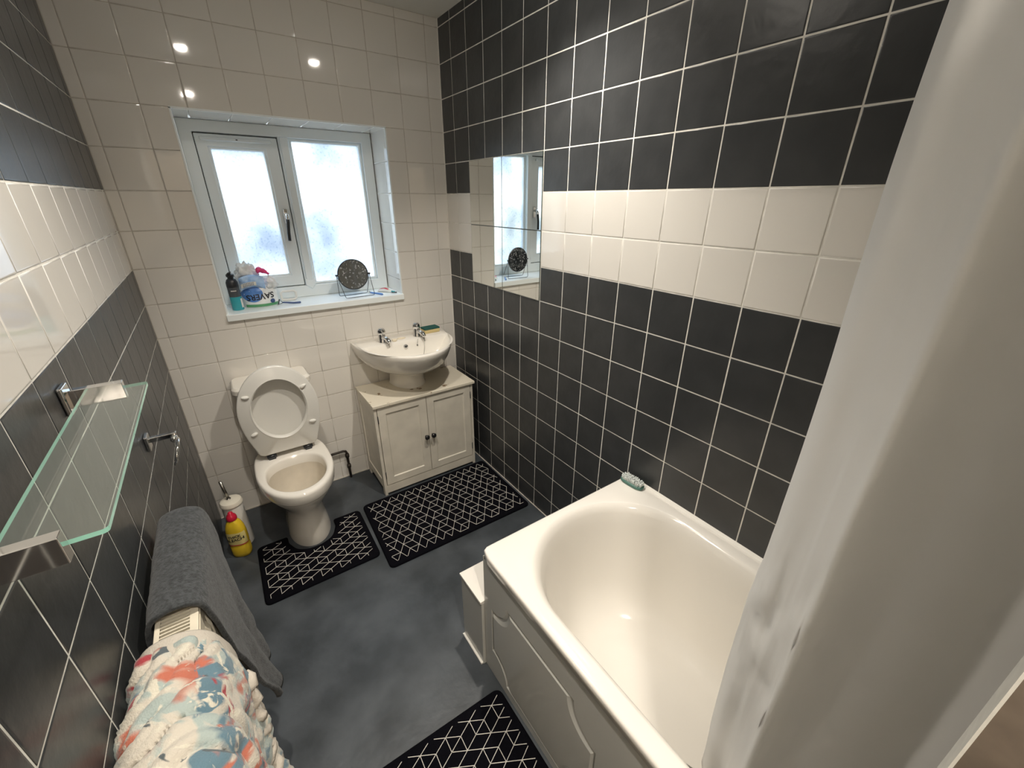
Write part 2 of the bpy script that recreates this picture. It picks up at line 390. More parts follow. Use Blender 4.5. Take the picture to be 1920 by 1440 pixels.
# ---- tiles
def inset(poly, d):
    n = len(poly); out = []
    for i in range(n):
        p0 = Vector(poly[i - 1]); p1 = Vector(poly[i]); p2 = Vector(poly[(i + 1) % n])
        e1 = (p1 - p0).normalized(); e2 = (p2 - p1).normalized()
        n1 = Vector((-e1.y, e1.x)); n2 = Vector((-e2.y, e2.x))
        out.append(p1 + (n1 + n2) * d / (1 + n1.dot(n2)))
    return out
TCACHE = {}
def tile_mesh(poly, m, bev=0.0018):
    key = (tuple((round(x, 3), round(y, 3)) for x, y in poly), m.name)
    if key in TCACHE: return TCACHE[key]
    rings = []
    for d, z in ((0, -0.004), (0, -bev * 0.8), (bev * 0.4, -bev * 0.2), (bev, 0), (bev * 2.2, 0)):
        rings.append([(p[0], p[1], z) for p in inset(poly, d)])
    mb = MB().loft(rings, False, True); me = pydata('tile', mb.v, mb.f)
    for p in me.polygons: p.use_smooth = True
    me.materials.append(m); TCACHE[key] = me
    return me
ROT = {'back': Euler((radians(90), 0, 0)).to_matrix(), 'right': (Euler((0, 0, radians(-90))).to_matrix() @ Euler((radians(90), 0, 0)).to_matrix()),
       'left': (Euler((0, 0, radians(90))).to_matrix() @ Euler((radians(90), 0, 0)).to_matrix()),
       'down': Euler((radians(180), 0, 0)).to_matrix()}
def put_tile(wall, side, c, poly, m, tilt=0.0016, name='tile'):
    o = bpy.data.objects.new(name, tile_mesh(poly, m)); COL.objects.link(o); o.parent = wall
    q = Euler((random.gauss(0, tilt), random.gauss(0, tilt), 0)).to_matrix()
    o.matrix_basis = Matrix.Translation(c) @ (ROT[side] @ q).to_4x4()
    return o
GW = 0.0017                              # half grout joint
ROWS = sorted([R0 + k * P for k in range(-10, 6)] + [0.0, CEIL])
def band(z0, z1):
    zc = (z0 + z1) / 2
    return R0 - 2 * P < zc < R0
def rect(w, h): return [(-w / 2, -h / 2), (w / 2, -h / 2), (w / 2, h / 2), (-w / 2, h / 2)]
def clip_cells(u0, u1, z0, z1, hole):
    """cell minus hole -> (centre u, centre z, polygon about that centre) or None"""
    if hole is None or u1 <= hole[0] or u0 >= hole[1] or z1 <= hole[2] or z0 >= hole[3]:
        poly = [(u0, z0), (u1, z0), (u1, z1), (u0, z1)]
    else:
        a0, a1, b0, b1 = max(u0, hole[0]), min(u1, hole[1]), max(z0, hole[2]), min(z1, hole[3])
        fu = a0 <= u0 + 1e-6 and a1 >= u1 - 1e-6; fz = b0 <= z0 + 1e-6 and b1 >= z1 - 1e-6
        if fu and fz: return None
        if fu: z0, z1 = (z0, b0) if b0 > z0 + 1e-6 else (b1, z1)
        elif fz: u0, u1 = (u0, a0) if a0 > u0 + 1e-6 else (a1, u1)
        poly = [(u0, z0), (u1, z0), (u1, z1), (u0, z1)]
        if not fu and not fz:
            L = a0 <= u0 + 1e-6; B = b0 <= z0 + 1e-6
            if L and B: poly = [(a1, z0), (u1, z0), (u1, z1), (u0, z1), (u0, b1), (a1, b1)]
            elif L: poly = [(u0, z0), (u1, z0), (u1, z1), (a1, z1), (a1, b0), (u0, b0)]
            elif B: poly = [(u0, z0), (a0, z0), (a0, b1), (u1, b1), (u1, z1), (u0, z1)]
            else: poly = [(u0, z0), (u1, z0), (u1, b0), (a0, b0), (a0, z1), (u0, z1)]
    cu = (u0 + u1) / 2; cz = (z0 + z1) / 2
    w = max(p[0] for p in poly) - min(p[0] for p in poly); h = max(p[1] for p in poly) - min(p[1] for p in poly)
    if w < 0.012 or h < 0.012: return None
    return cu, cz, inset([(p[0] - cu, p[1] - cz) for p in poly], GW if hole is not WIN else 0.0012)

# back wall
XB = sorted([0.2714 * P + k * P for k in range(0, 10)] + [0.0, W])
for i in range(len(XB) - 1):
    for k in range(len(ROWS) - 1):
        r = clip_cells(XB[i], XB[i + 1], ROWS[k], ROWS[k + 1], WIN)
        if r: put_tile(wall_back, 'back', (r[0], 0, r[1]), r[2], M['tile_white'])
# right wall
MIRH = (0.8282 * P + P, 0.8282 * P + 5 * P, R0 - 3 * P, R0 + P)       # four mirror squares (u = -y)
UR = sorted([0.0] + [0.8282 * P + k * P for k in range(0, 16)])
for i in range(len(UR) - 1):
    for k in range(len(ROWS) - 1):
        r = clip_cells(UR[i], UR[i + 1], ROWS[k], ROWS[k + 1], MIRH)
        if r:
            if r[1] < 0.45 and r[0] > 1.55: continue                    # behind the bath, nothing to see
            put_tile(wall_right, 'right', (W, -r[0], r[1]), r[2], M['tile_white'] if band(ROWS[k], ROWS[k + 1]) else M['tile_dark'])
# left wall
UL = sorted([0.0] + [0.3442 * P + k * P for k in range(0, 15)])
for i in range(len(UL) - 1):
    for k in range(len(ROWS) - 1):
        r = clip_cells(UL[i], UL[i + 1], ROWS[k], ROWS[k + 1], None)
        if r: put_tile(wall_left, 'left', (0, -r[0], r[1]), r[2], M['tile_white'] if band(ROWS[k], ROWS[k + 1]) else M['tile_dark'])
# reveal tiles
FY = 0.228                               # window frame face
for z0, z1 in zip([SILL] + [z for z in ROWS if SILL + 0.02 < z < WIN[3] - 0.01], [z for z in ROWS if SILL + 0.02 < z < WIN[3] - 0.01] + [WIN[3]]):
    put_tile(wall_back, 'right', (WIN[1] - 0.003, FY / 2, (z0 + z1) / 2), inset(rect(FY, z1 - z0), 0.0008), M['tile_white'], name='reveal_tile')
    put_tile(wall_back, 'left', (WIN[0] + 0.003, FY / 2, (z0 + z1) / 2), inset(rect(FY, z1 - z0), 0.0008), M['tile_white'], name='reveal_tile')
xs = [WIN[0]] + [x for x in XB if WIN[0] + 0.02 < x < WIN[1] - 0.02] + [WIN[1]]
for x0, x1 in zip(xs[:-1], xs[1:]):
    put_tile(wall_back, 'down', ((x0 + x1) / 2, FY / 2, WIN[3] - 0.003), inset(rect(x1 - x0, FY), 0.0008), M['tile_white'], name='reveal_tile')

# trims
MB().box(W - 0.005, W - 0.0005, -1.34, -0.02, 0.0005, 0.004).build('trim_1', M['grout_back'], kind='structure')
MB().box(0.0, W - 0.01, -0.007, -0.0005, 0.001, 0.005).build('trim_2', M['grout_back'], kind='structure')
b = MB(); b.add([(W - 0.0005, -1.495, 0.576), (W - 0.009, -1.495, 0.576), (W - 0.0005, -1.495, 0.587), (W - 0.0005, NEAR + 0.02, 0.576), (W - 0.009, NEAR + 0.02, 0.576), (W - 0.0005, NEAR + 0.02, 0.587)],
               [(0, 1, 2), (3, 5, 4), (0, 3, 4, 1), (1, 4, 5, 2), (0, 2, 5, 3)])
b.build('trim_3', M['sealant'], kind='structure')
b = MB().box(W - 0.003, W - 0.0003, -0.004, -0.0003, 0, CEIL); b.build('trim_4', M['sealant'], kind='structure')

# ------------------------------------------------------------------ window
win = bpy.data.objects.new('window_1', None); COL.objects.link(win); win['kind'] = 'structure'
def frame_ring(x0, x1, z0, z1, wl, wr, wb, wt, y0, y1, name, parent, bev=0.004, m=None):
    o = [(x0, z0), (x1, z0), (x1, z1), (x0, z1)]; i = [(x0 + wl, z0 + wb), (x1 - wr, z0 + wb), (x1 - wr, z1 - wt), (x0 + wl, z1 - wt)]
    rings = [[(x, y1, z) for x, z in o], [(x, y0, z) for x, z in o], [(x, y0, z) for x, z in i], [(x, y1, z) for x, z in i], [(x, y1, z) for x, z in o]]
    return MB().loft(rings, False, False).build(name, m or M['upvc'], parent, bevel=bev)
X0, X1, Z0, Z1 = WIN[0] + 0.004, WIN[1] - 0.006, SILL, WIN[3] - 0.004
frame_ring(X0, X1, Z0, Z1, 0.052, 0.055, 0.062, 0.050, FY, FY + 0.07, 'window_frame', win)
MB().box(0.686, 0.734, FY + 0.002, FY + 0.07, Z0 + 0.055, Z1 - 0.045).build('mullion', M['upvc'], win, bevel=0.005)
# glazing beads of the fixed light
bead = [(0.734, 0.0), (X1 - 0.055, 0.0)]
frame_ring(0.734, X1 - 0.055, Z0 + 0.062, Z1 - 0.050, 0.014, 0.014, 0.014, 0.014, FY + 0.012, FY + 0.05, 'glazing_bead', win, 0.006)
# opening sash
sash = frame_ring(X0 + 0.0555, 0.682, Z0 + 0.066, Z1 - 0.0545, 0.0445, 0.057, 0.056, 0.0515, FY + 0.008, FY + 0.06, 'sash', win, 0.004)
frame_ring(X0 + 0.046, 0.690, Z0 + 0.056, Z1 - 0.045, 0.020, 0.018, 0.020, 0.020, FY + 0.030, FY + 0.036, 'gap_shade_strip', win, 0, M['black_plastic'])  # dark ring added behind the sash gap: blocks sky, draws the shaded line
frame_ring(X0 + 0.098, 0.627, Z0 + 0.120, Z1 - 0.104, 0.012, 0.012, 0.012, 0.012, FY + 0.014, FY + 0.06, 'glazing_bead', sash, 0.005)
# decorative pointed foot of the mullion
b = MB(); pts = [(0.686, 1.20), (0.736, 1.20), (0.736, 1.166), (0.717, 1.141), (0.686, 1.166)]
b.loft([[(x, FY - 0.010, z) for x, z in pts], [(x, FY + 0.004, z) for x, z in pts]]); b.build('mullion_foot', M['upvc'], win, bevel=0.003)
MB().box(0.693, 0.731, FY - 0.012, FY + 0.004, 1.19, 1.888).build('mullion_cover', M['upvc'], win, bevel=0.006)
MB().box(X0 + 0.106, 0.619, FY + 0.034, FY + 0.040, Z0 + 0.128, Z1 - 0.112).build('pane', M['frosted'], sash)
MB().box(0.744, X1 - 0.065, FY + 0.03, FY + 0.036, Z0 + 0.072, Z1 - 0.06).build('pane', M['frosted'], win)
MB().box(0.362, 0.655, FY - 0.008, FY + 0.010, 1.853, 1.869).build('trickle_vent', M['upvc'], sash, bevel=0.004)
MB().box(0.505, 0.513, FY - 0.010, FY - 0.006, 1.859, 1.863).build('vent_screw', M['steel'], sash)
# handle
MB().box(0.646, 0.668, FY - 0.004, FY + 0.010, 1.485, 1.56).build('handle_plate', M['chrome'], sash, bevel=0.004)
hp = catmull([(0.658, FY - 0.002, 1.535), (0.657, FY - 0.034, 1.527), (0.653, FY - 0.038, 1.49), (0.648, FY - 0.036, 1.45), (0.645, FY - 0.032, 1.405)], 16)
o = MB().tube(hp, [0.009] * 5 + [0.0075] * 12, 10).build('handle', M['chrome'], sash, smooth=True)
MB().tube(hp[6:], 0.0082, 10).build('handle_grip', M['black_plastic'], sash, smooth=True)
# sill board
MB().box(WIN[0] - 0.006, WIN[1] + 0.004, -0.016, FY + 0.01, 1.068, SILL).build('sill', M['upvc'], win, bevel=0.003)
# thin white edge trim around the opening
for nm, a in (('edge_trim', (WIN[0] - 0.003, WIN[0] + 0.004, -0.003, 0.006, SILL, WIN[3])), ('edge_trim', (WIN[1] - 0.004, WIN[1] + 0.003, -0.003, 0.006, SILL, WIN[3])),
              ('edge_trim', (WIN[0] - 0.003, WIN[1] + 0.003, -0.003, 0.006, WIN[3] - 0.004, WIN[3] + 0.003))):
    MB().box(*a).build(nm, M['upvc'], win)

# ------------------------------------------------------------------ door (open, right beside the camera)
door = bpy.data.objects.new('door_1', None); COL.objects.link(door); door['kind'] = 'structure'
MB().box(0.7005, 0.7345, -3.19, -2.4365, 0.008, 1.99).build('door_leaf', M['brown_door'], door)
MB().box(0.7000, 0.7350, -2.4365, -2.4345, 0.008, 1.99).build('door_edge', M['door_edge'], door)
MB().lathe([(0.0, 0), (0.025, 0.0), (0.025, 0.006), (0.01, 0.01), (0.01, 0.04), (0.024, 0.05), (0.026, 0.065), (0.015, 0.075), (0.0, 0.076)], (0.7005, -2.50, 1.0), 20, (-1, 0, 0)).build('door_knob', M['chrome'], door, smooth=True)

# ------------------------------------------------------------------ bath
bath = thing('bathtub', 'white bathtub with a broad flat rim along the black tiled wall', 'bathtub', loc=(1.13, -2.3, 0))
def rel(o, p):
    o.parent = p; o.matrix_parent_inverse = Matrix.Translation(-Vector(p.location)); return o
BX0, BX1, BY1, BY0, BZ = 0.783, W - 0.001, -1.494, NEAR + 0.01, 0.577
NB = 96
def stadium(x0, x1, yf, yn, af, an, n=NB, e=2.0):
    """closed outline: elliptical far and near ends, straight sides; starts at the far tip, clockwise seen from above"""
    cx = (x0 + x1) / 2; a = (x1 - x0) / 2; pts = []
    q = n // 4
    for j in range(q):                                  # far right quarter
        t = pi / 2 * j / q; pts.append((cx + a * sin(t) ** (2 / e), yf - af + af * cos(t) ** (2 / e)))
    for j in range(q):
        t = j / q; 
        pts.append((x1, (yf - af) * (1 - t) + (yn + an) * t)) if j < q // 2 else pts.append((cx + a * cos(pi / 2 * (j - q / 2) / (q / 2)) ** (2 / e), yn + an - an * sin(pi / 2 * (j - q / 2) / (q / 2)) ** (2 / e)))
    right = pts[:]
    left = [(2 * cx - x, y) for x, y in right[1:][::-1]]
    tip = [(cx, yn)]
    return right + tip + left
def rrect(x0, x1, yf, yn, ang_pts, r=0.03):
    """rounded rectangle sampled along the rays of ang_pts from the centre"""
    cx = (x0 + x1) / 2; cy = (yf + yn) / 2; out = []
    hx = (x1 - x0) / 2; hy = (yf - yn) / 2
    for px, py in ang_pts:
        dx, dy = px - cx, py - cy
        k = min(hx / abs(dx) if abs(dx) > 1e-9 else 1e9, hy / abs(dy) if abs(dy) > 1e-9 else 1e9)
        x, y = dx * k, dy * k
        ox, oy = abs(x) - (hx - r), abs(y) - (hy - r)
        if ox > 0 and oy > 0:
            d = sqrt(ox * ox + oy * oy)
            x = math.copysign(hx - r + ox / d * r, x); y = math.copysign(hy - r + oy / d * r, y)
        out.append((cx + x, cy + y))
    return out
inner = stadium(0.826, 1.432, -1.522, -3.13, 0.27, 0.2)
outer = rrect(BX0, BX1, BY1, BY0, inner, 0.028)
# the ring also needs the true corners of the outer outline
def ringz(pts, z): return [(x, y, z) for x, y in pts]
def shrink(d, df=None): return stadium(0.826 + d, 1.432 - d, -1.522 - (df or d), -3.13 + d, 0.27, 0.2)
def outer_in(d): return rrect(BX0 + d, BX1 - d, BY1 - d, BY0 + d, inner, max(0.028 - d, 0.01))
rings = [ringz(outer_in(0.006), BZ - 0.034), ringz(outer, BZ - 0.032), ringz(outer, BZ - 0.008), ringz(outer_in(0.002), BZ - 0.0025), ringz(outer_in(0.007), BZ)]
mid = [((a[0] + b_[0]) / 2, (a[1] + b_[1]) / 2) for a, b_ in zip(outer_in(0.007), inner)]
rings += [ringz(mid, BZ), ringz(inner, BZ), ringz(shrink(0.006, 0.007), BZ - 0.002), ringz(shrink(0.014, 0.018), BZ - 0.010), ringz(shrink(0.022, 0.028), BZ - 0.028),
          ringz(shrink(0.030, 0.040), BZ - 0.07), ringz(shrink(0.048, 0.068), BZ - 0.17), ringz(shrink(0.070, 0.10), BZ - 0.28), ringz(shrink(0.088, 0.13), BZ - 0.34),
          ringz(shrink(0.118, 0.17), BZ - 0.385), ringz(shrink(0.16, 0.22), BZ - 0.405), ringz(shrink(0.22, 0.30), BZ - 0.408)]
tub = MB().loft(rings, False, True).build('tub', M['acrylic'], smooth=True)
rel(tub, bath)
# waste inside the tub end and overflow are hidden by the curtain; grip on the inner rim
# side panel with moulded groove
PX = BX0 + 0.007
def concave(y0, y1, z0, z1, r, n=10):
    """rectangle with quarter-circle bites at its corners, counter-clockwise in (y, z)"""
    pts = []
    for cy, cz, a0 in ((y0, z0, 90), (y1, z0, 180), (y1, z1, 270), (y0, z1, 0)):
        for j in range(n + 1):
            a = radians(a0 - 90 * j / n); pts.append((cy + r * cos(a), cz + r * sin(a)))
    return pts
rel(MB().box(PX + 0.006, PX + 0.014, BY0, BY1 - 0.004, 0.003, BZ - 0.034).build('panel_board', M['panel']), bath)
ph = bath
def ring_plate(name, pts_out, pts_in, x0, x1):
    return None
fields = [(-2.030, -1.542, 0.045, 0.432, 0.088), (-2.60, -2.108, 0.045, 0.432, 0.088)]
for k, (ya, yb, za, zb, r) in enumerate(fields):
    f = concave(ya + 0.003, yb - 0.003, za + 0.003, zb - 0.003, r + 0.003)
    fm = concave(ya + 0.006, yb - 0.006, za + 0.006, zb - 0.006, r + 0.005)
    fi = concave(ya + 0.014, yb - 0.014, za + 0.014, zb - 0.014, r + 0.010)
    mb = MB().loft([[(PX + 0.007, y, z) for y, z in f], [(PX + 0.0045, y, z) for y, z in fm], [(PX - 0.0015, y, z) for y, z in fi]], False, True)
    rel(auto_smooth(mb.build('panel_field', M['panel']), 20), bath)
# surround plate: strips between fields plus shaped rings
def surround(ya, yb, za, zb, r, Y0, Y1, Z0_, Z1_):
    h = concave(ya, yb, za, zb, r); n = len(h)
    cy, cz = (ya + yb) / 2, (za + zb) / 2
    o = []
    for y, z in h:
        dy, dz = y - cy, z - cz
        k = min(((Y1 - cy) if dy > 0 else (cy - Y0)) / max(abs(dy), 1e-9), ((Z1_ - cz) if dz > 0 else (cz - Z0_)) / max(abs(dz), 1e-9))
        o.append((cy + dy * k, cz + dz * k))
    hb = concave(ya + 0.004, yb - 0.004, za + 0.004, zb - 0.004, r + 0.004)
    hi = concave(ya + 0.001, yb - 0.001, za + 0.001, zb - 0.001, r + 0.001)
    rr = [[(PX + 0.006, y, z) for y, z in hb], [(PX + 0.0015, y, z) for y, z in hi], [(PX, y, z) for y, z in concave(ya, yb, za, zb, r)], [(PX, y, z) for y, z in o]]
    return MB().loft(rr, False, False)
mb = MB()
for (f, y0_, y1_) in ((fields[0], -2.069, BY1 - 0.004), (fields[1], -3.2, -2.069)):
    s_ = surround(*f, y0_, y1_, 0.003, BZ - 0.034); mb.add(s_.v, s_.f)
rel(auto_smooth(mb.build('panel_surround', M['panel']), 20), bath)
rel(MB().box(PX - 0.0005, PX + 0.010, BY1 - 0.0055, BY1 - 0.0035, 0.003, BZ - 0.03).build('panel_end', M['panel']), bath)
# grip handle on the inner side
b = MB().loft([[(0.829, -2.170, z), (0.831, -2.169, z), (0.852, -2.226, z), (0.856, -2.30, z), (0.852, -2.40, z), (0.831, -2.43, z), (0.829, -2.42, z)] for z in (0.552, 0.560)])
rel(b.build('grip_handle', M['brushed'], bevel=0.0015, label='dull grey metal grip plate'), bath)

# pipe boxing at the end of the bath
bx = thing('pipe_boxing', 'low white boxed ledge against the far end of the bathtub', 'boxing', loc=(1.1, -1.41, 0))
rel(MB().box(0.779, W - 0.002, -1.4935, -1.344, 0.0, 0.322).build('box_body', M['panel'], bevel=0.002), bx)
rel(MB().box(0.775, W - 0.002, -1.4935, -1.340, 0.322, 0.333).build('box_lid', M['acrylic'], bevel=0.002), bx)
rel(MB().box(0.771, 0.779, -1.49, -1.345, 0.0, 0.006).build('bottom_bead', M['sealant']), bx)

# nail brush on the bath corner
nb = thing('scrubbing_brush', 'small scrubbing brush with white bristles on the far corner of the bath rim', 'brush', loc=(1.452, -1.545, BZ))
def pill(cx, cy, hx, hy, n=28, e=3.0):
    return [(cx + math.copysign(abs(cos(2 * pi * j / n)) ** (2 / e), cos(2 * pi * j / n)) * hx, cy + math.copysign(abs(sin(2 * pi * j / n)) ** (2 / e), sin(2 * pi * j / n)) * hy) for j in range(n)]
def rot2(pts, c, a): return [(c[0] + (x - c[0]) * cos(a) - (y - c[1]) * sin(a), c[1] + (x - c[0]) * sin(a) + (y - c[1]) * cos(a)) for x, y in pts]
c = (1.449, -1.548); a = radians(4)
p0 = rot2(pill(*c, 0.019, 0.046), c, a); p1 = rot2(pill(*c, 0.022, 0.050), c, a)
rel(MB().loft([ringz(p0, BZ), ringz(p1, BZ + 0.004), ringz(p1, BZ + 0.012), ringz(p0, BZ + 0.014)]).build('brush_base', M['brush_green'], smooth=True), nb)
bm_ = MB()
for ix in range(-3, 4):
    for iy in range(-8, 9):
        x, y = ix * 0.0052, iy * 0.0054
        if (abs(x) / 0.019) ** 3 + (abs(y) / 0.046) ** 3 > 1: continue
        q = rot2([(c[0] + x, c[1] + y)], c, a)[0]
        lean = Vector((random.gauss(0, 0.0016), random.gauss(0, 0.0016), 0.016 + random.uniform(-0.002, 0.002)))
        bm_.tube([(q[0], q[1], BZ + 0.012), Vector((q[0], q[1], BZ + 0.012)) + lean], [0.0018, 0.0026], 5)
rel(bm_.build('bristles', M['bristle'], kind='stuff'), nb)

# ------------------------------------------------------------------ shower curtain and its rail
sc_ = thing('shower_curtain', 'long white shower curtain hanging in folds inside the bath edge', 'curtain', loc=(0.88, -2.65, 0))
sec = [(-2.197, 0.925), (-2.201, 0.918), (-2.220, 0.897), (-2.250, 0.884), (-2.282, 0.860), (-2.296, 0.847), (-2.308, 0.857), (-2.335, 0.889), (-2.385, 0.915), (-2.43, 0.905), (-2.47, 0.870), (-2.50, 0.862),
       (-2.55, 0.905), (-2.60, 0.90), (-2.64, 0.86), (-2.70, 0.90), (-2.76, 0.905), (-2.80, 0.86), (-2.86, 0.9), (-2.92, 0.86), (-2.98, 0.905), (-3.04, 0.87), (-3.10, 0.89)]
cs = catmull([(y, x, 0) for y, x in sec], 190)
NZ = 64; ZT, ZB = 2.165, 0.40
v = []; f = []
for k in range(NZ + 1):
    t = k / NZ; z = ZT + (ZB - ZT) * t
    for j, p in enumerate(cs):
        amp = 0.90 + 0.25 * t
        x = 0.88 + (p.y - 0.88) * amp + 0.006 * fb(p.x * 9, z * 2.2, 1.3)
        y = p.x + 0.004 * fb(p.x * 6 + 4, z * 1.8, 7.7) + (0.003 * sin(z * 9) if j < 30 else 0)
        # pinched crease near the free edge
        if 0.70 < z < 1.25 and j < 40:
            x += 0.010 * fb(p.x * 34, z * 22, 3.1) * (1 - abs(z - 0.97) / 0.28)
        if z < 0.60: x += (0.60 - z) * 0.16
        v.append((x, y, z))
n = len(cs)
for k in range(NZ):
    for j in range(n - 1): f.append((k * n + j, k * n + j + 1, (k + 1) * n + j + 1, (k + 1) * n + j))
me = pydata('curtain_sheet', v, f); cu = rel(link('curtain_sheet', me, M['curtain'], smooth=True), sc_)
mo = cu.modifiers.new('thick', 'SOLIDIFY'); mo.thickness = 0.0012
for j in range(12):
    yy = -2.23 - j * 0.078
    ri = [(0.88 + 0.018 * cos(t * pi / 8), yy, 2.178 + 0.022 * sin(t * pi / 8)) for t in range(16)]
    rel(MB().tube(ri, 0.0022, 6, True).build('curtain_ring', M['plastic_white'], smooth=True), sc_)
rl = thing('curtain_rail', 'chrome rail above the bath that carries the shower curtain', 'rail', loc=(0.88, -2.6, 2.19))
rel(MB().tube([(0.88, NEAR + 0.001, 2.19), (0.88, -2.12, 2.19)], 0.0115, 14).build('rail_tube', M['chrome'], smooth=True), rl)
rel(MB().tube([(0.88, -2.14, 2.19), (0.88, -2.14, CEIL - 0.001)], 0.006, 10).build('ceiling_hanger', M['chrome'], smooth=True), rl)

# ------------------------------------------------------------------ mirror squares
ML = [('upper left', 0, 1), ('upper right', 1, 1), ('lower left', 0, 0), ('lower right', 1, 0)]
u0, u1, z0, z1 = MIRH
for nm, i, k in ML:
    a0 = u0 + i * 2 * P; c0 = z0 + k * 2 * P; e = 0.0012
    b = MB().box(W - 0.004, W - 0.0004, -(a0 + 2 * P - e), -(a0 + e), c0 + e, c0 + 2 * P - e)
    t = thing('mirror_square', f'{nm} of the four frameless mirror squares on the black tiled wall', 'mirror', 'mirror squares on the tiled wall', loc=(W - 0.002, -(a0 + P), c0))
    rel(b.build('backing', M['mirror_edge']), t)
    rel(pp := link('mirror_face', pydata('mirror_face', [(W - 0.0042, -(a0 + 2 * P - e - 0.001), c0 + e + 0.001), (W - 0.0042, -(a0 + e + 0.001), c0 + e + 0.001), (W - 0.0042, -(a0 + e + 0.001), c0 + 2 * P - e - 0.001), (W - 0.0042, -(a0 + 2 * P - e - 0.001), c0 + 2 * P - e - 0.001)], [(0, 3, 2, 1)]), M['mirror']), t)

# ------------------------------------------------------------------ toilet
TX = 0.388
toilet = thing('toilet', 'white close-coupled toilet with its seat and lid raised against the cistern', 'toilet', loc=(TX, -0.35, 0))
NT = 64
def egg(w, yb, yf, yc, eb=3.2, ef=2.0, cx=TX):
    pts = []
    for j in range(NT):
        t = 2 * pi * j / NT; cx_, sy = cos(t), sin(t)
        e = ef if sy < 0 else eb
        x = math.copysign(abs(cx_) ** (2 / e), cx_) * w
        y = math.copysign(abs(sy) ** (2 / e), sy)
        y = yc + (y * (yb - yc) if sy >= 0 else y * (yc - yf))
        pts.append((cx + x, y))
    return pts
RZ = 0.40
lv = [(0.0, 0.100, -0.15, -0.500, -0.34), (0.015, 0.101, -0.15, -0.502, -0.34), (0.06, 0.094, -0.15, -0.497, -0.34), (0.13, 0.087, -0.15, -0.492, -0.34), (0.19, 0.090, -0.14, -0.500, -0.34),
      (0.235, 0.108, -0.13, -0.528, -0.34), (0.275, 0.133, -0.12, -0.563, -0.345), (0.31, 0.152, -0.10, -0.590, -0.35), (0.330, 0.160, -0.09, -0.602, -0.35),
      (0.334, 0.160, -0.09, -0.603, -0.35), (0.338, 0.167, -0.085, -0.612, -0.35), (0.345, 0.169, -0.08, -0.616, -0.35), (0.385, 0.172, -0.07, -0.622, -0.35), (0.395, 0.170, -0.072, -0.619, -0.35), (RZ, 0.163, -0.078, -0.611, -0.35)]
rings = [ringz(egg(w, yb, yf, yc), z) for z, w, yb, yf, yc in lv]
hole = lambda w, yb, yf, z: ringz(egg(w, yb, yf, -0.40, 2.6, 2.0), z)
rings += [hole(0.140, -0.250, -0.585, RZ), hole(0.134, -0.256, -0.578, RZ - 0.003), hole(0.130, -0.262, -0.572, RZ - 0.012), hole(0.128, -0.266, -0.570, RZ - 0.05)]
rel(auto_smooth(MB().loft(rings, True, False).build('pan', M['ceramic']), 50), toilet)
rings = [hole(0.128, -0.266, -0.570, RZ - 0.05), hole(0.126, -0.27, -0.56, RZ - 0.075), hole(0.112, -0.285, -0.53, RZ - 0.14), hole(0.085, -0.31, -0.47, RZ - 0.20), hole(0.06, -0.33, -0.43, RZ - 0.225)]
rel(MB().loft(rings, False, True).build('bowl', M['ceramic_bowl'], smooth=True, label='stained inside of the bowl'), toilet)
# cistern
def rr2(x0, x1, y0, y1, r, n=6):
    pts = []
    for cx, cy, a0 in ((x1 - r, y1 - r, 0), (x0 + r, y1 - r, 90), (x0 + r, y0 + r, 180), (x1 - r, y0 + r, 270)):
        for j in range(n + 1):
            a = radians(a0 + 90 * j / n); pts.append((cx + r * cos(a), cy + r * sin(a)))
    return pts
rel(MB().loft([ringz(rr2(0.243, 0.535, -0.155, -0.006, 0.03), 0.40), ringz(rr2(0.230, 0.548, -0.165, -0.004, 0.035), 0.55), ringz(rr2(0.226, 0.552, -0.168, -0.004, 0.035), 0.742)]).build('cistern', M['ceramic'], smooth='auto', bevel=0.004), toilet)
rel(MB().loft([ringz(rr2(0.222, 0.556, -0.172, -0.003, 0.03), 0.742), ringz(rr2(0.215, 0.563, -0.178, -0.002, 0.035), 0.750), ringz(rr2(0.215, 0.563, -0.178, -0.002, 0.035), 0.772), ringz(rr2(0.225, 0.553, -0.168, -0.006, 0.03), 0.784)]).build('cistern_lid', M['ceramic'], bevel=0.003), toilet)
# raised seat and lid, drawn in (x, height) then leaned back
SX = 0.390
def seat_outline(w, zt, zb, zc, wb, n=NT, sx=SX):
    """zb flat hinge edge of half width wb, widest (w) at zc, round top zt"""
    pts = []
    m = n // 2
    for j in range(m):                                   # top arc from right to left
        t = pi * j / m; pts.append((sx + w * cos(t), zc + (zt - zc) * sin(t)))
    k = n - m
    for j in range(k):
        t = j / (k - 1) if k > 1 else 0
        # left side down, hinge edge, right side up
        if j < k * 0.36:
            s = j / (k * 0.36); a = s * pi / 2
            pts.append((sx - (w - (w - wb) * (1 - cos(a))), zc - (zc - zb) * sin(a) ** 1.0 * 1.0 if False else zc - (zc - zb) * s))
        elif j < k * 0.64:
            s = (j - k * 0.36) / (k * 0.28); pts.append((sx - wb + 2 * wb * s, zb))
        else:
            s = (j - k * 0.64) / (k * 0.36); a = (1 - s) * pi / 2
            pts.append((sx + (w - (w - wb) * (1 - cos(a))), zc - (zc - zb) * (1 - s)))
    return pts
def lean(pts, d):
    out = []
    for x, z in pts:
        y = -0.222 + (z - 0.42) * 0.030 - d
        out.append((x, y, z + 0.008))
    return out
so = seat_outline(0.178, 0.872, 0.420, 0.640, 0.128); so2 = seat_outline(0.172, 0.866, 0.424, 0.640, 0.124)
def ell(a, bb, cx, cz, n=NT): return [(cx + a * cos(2 * pi * j / n), cz + bb * sin(2 * pi * j / n)) for j in range(n)]
HC = (0.390, 0.652)
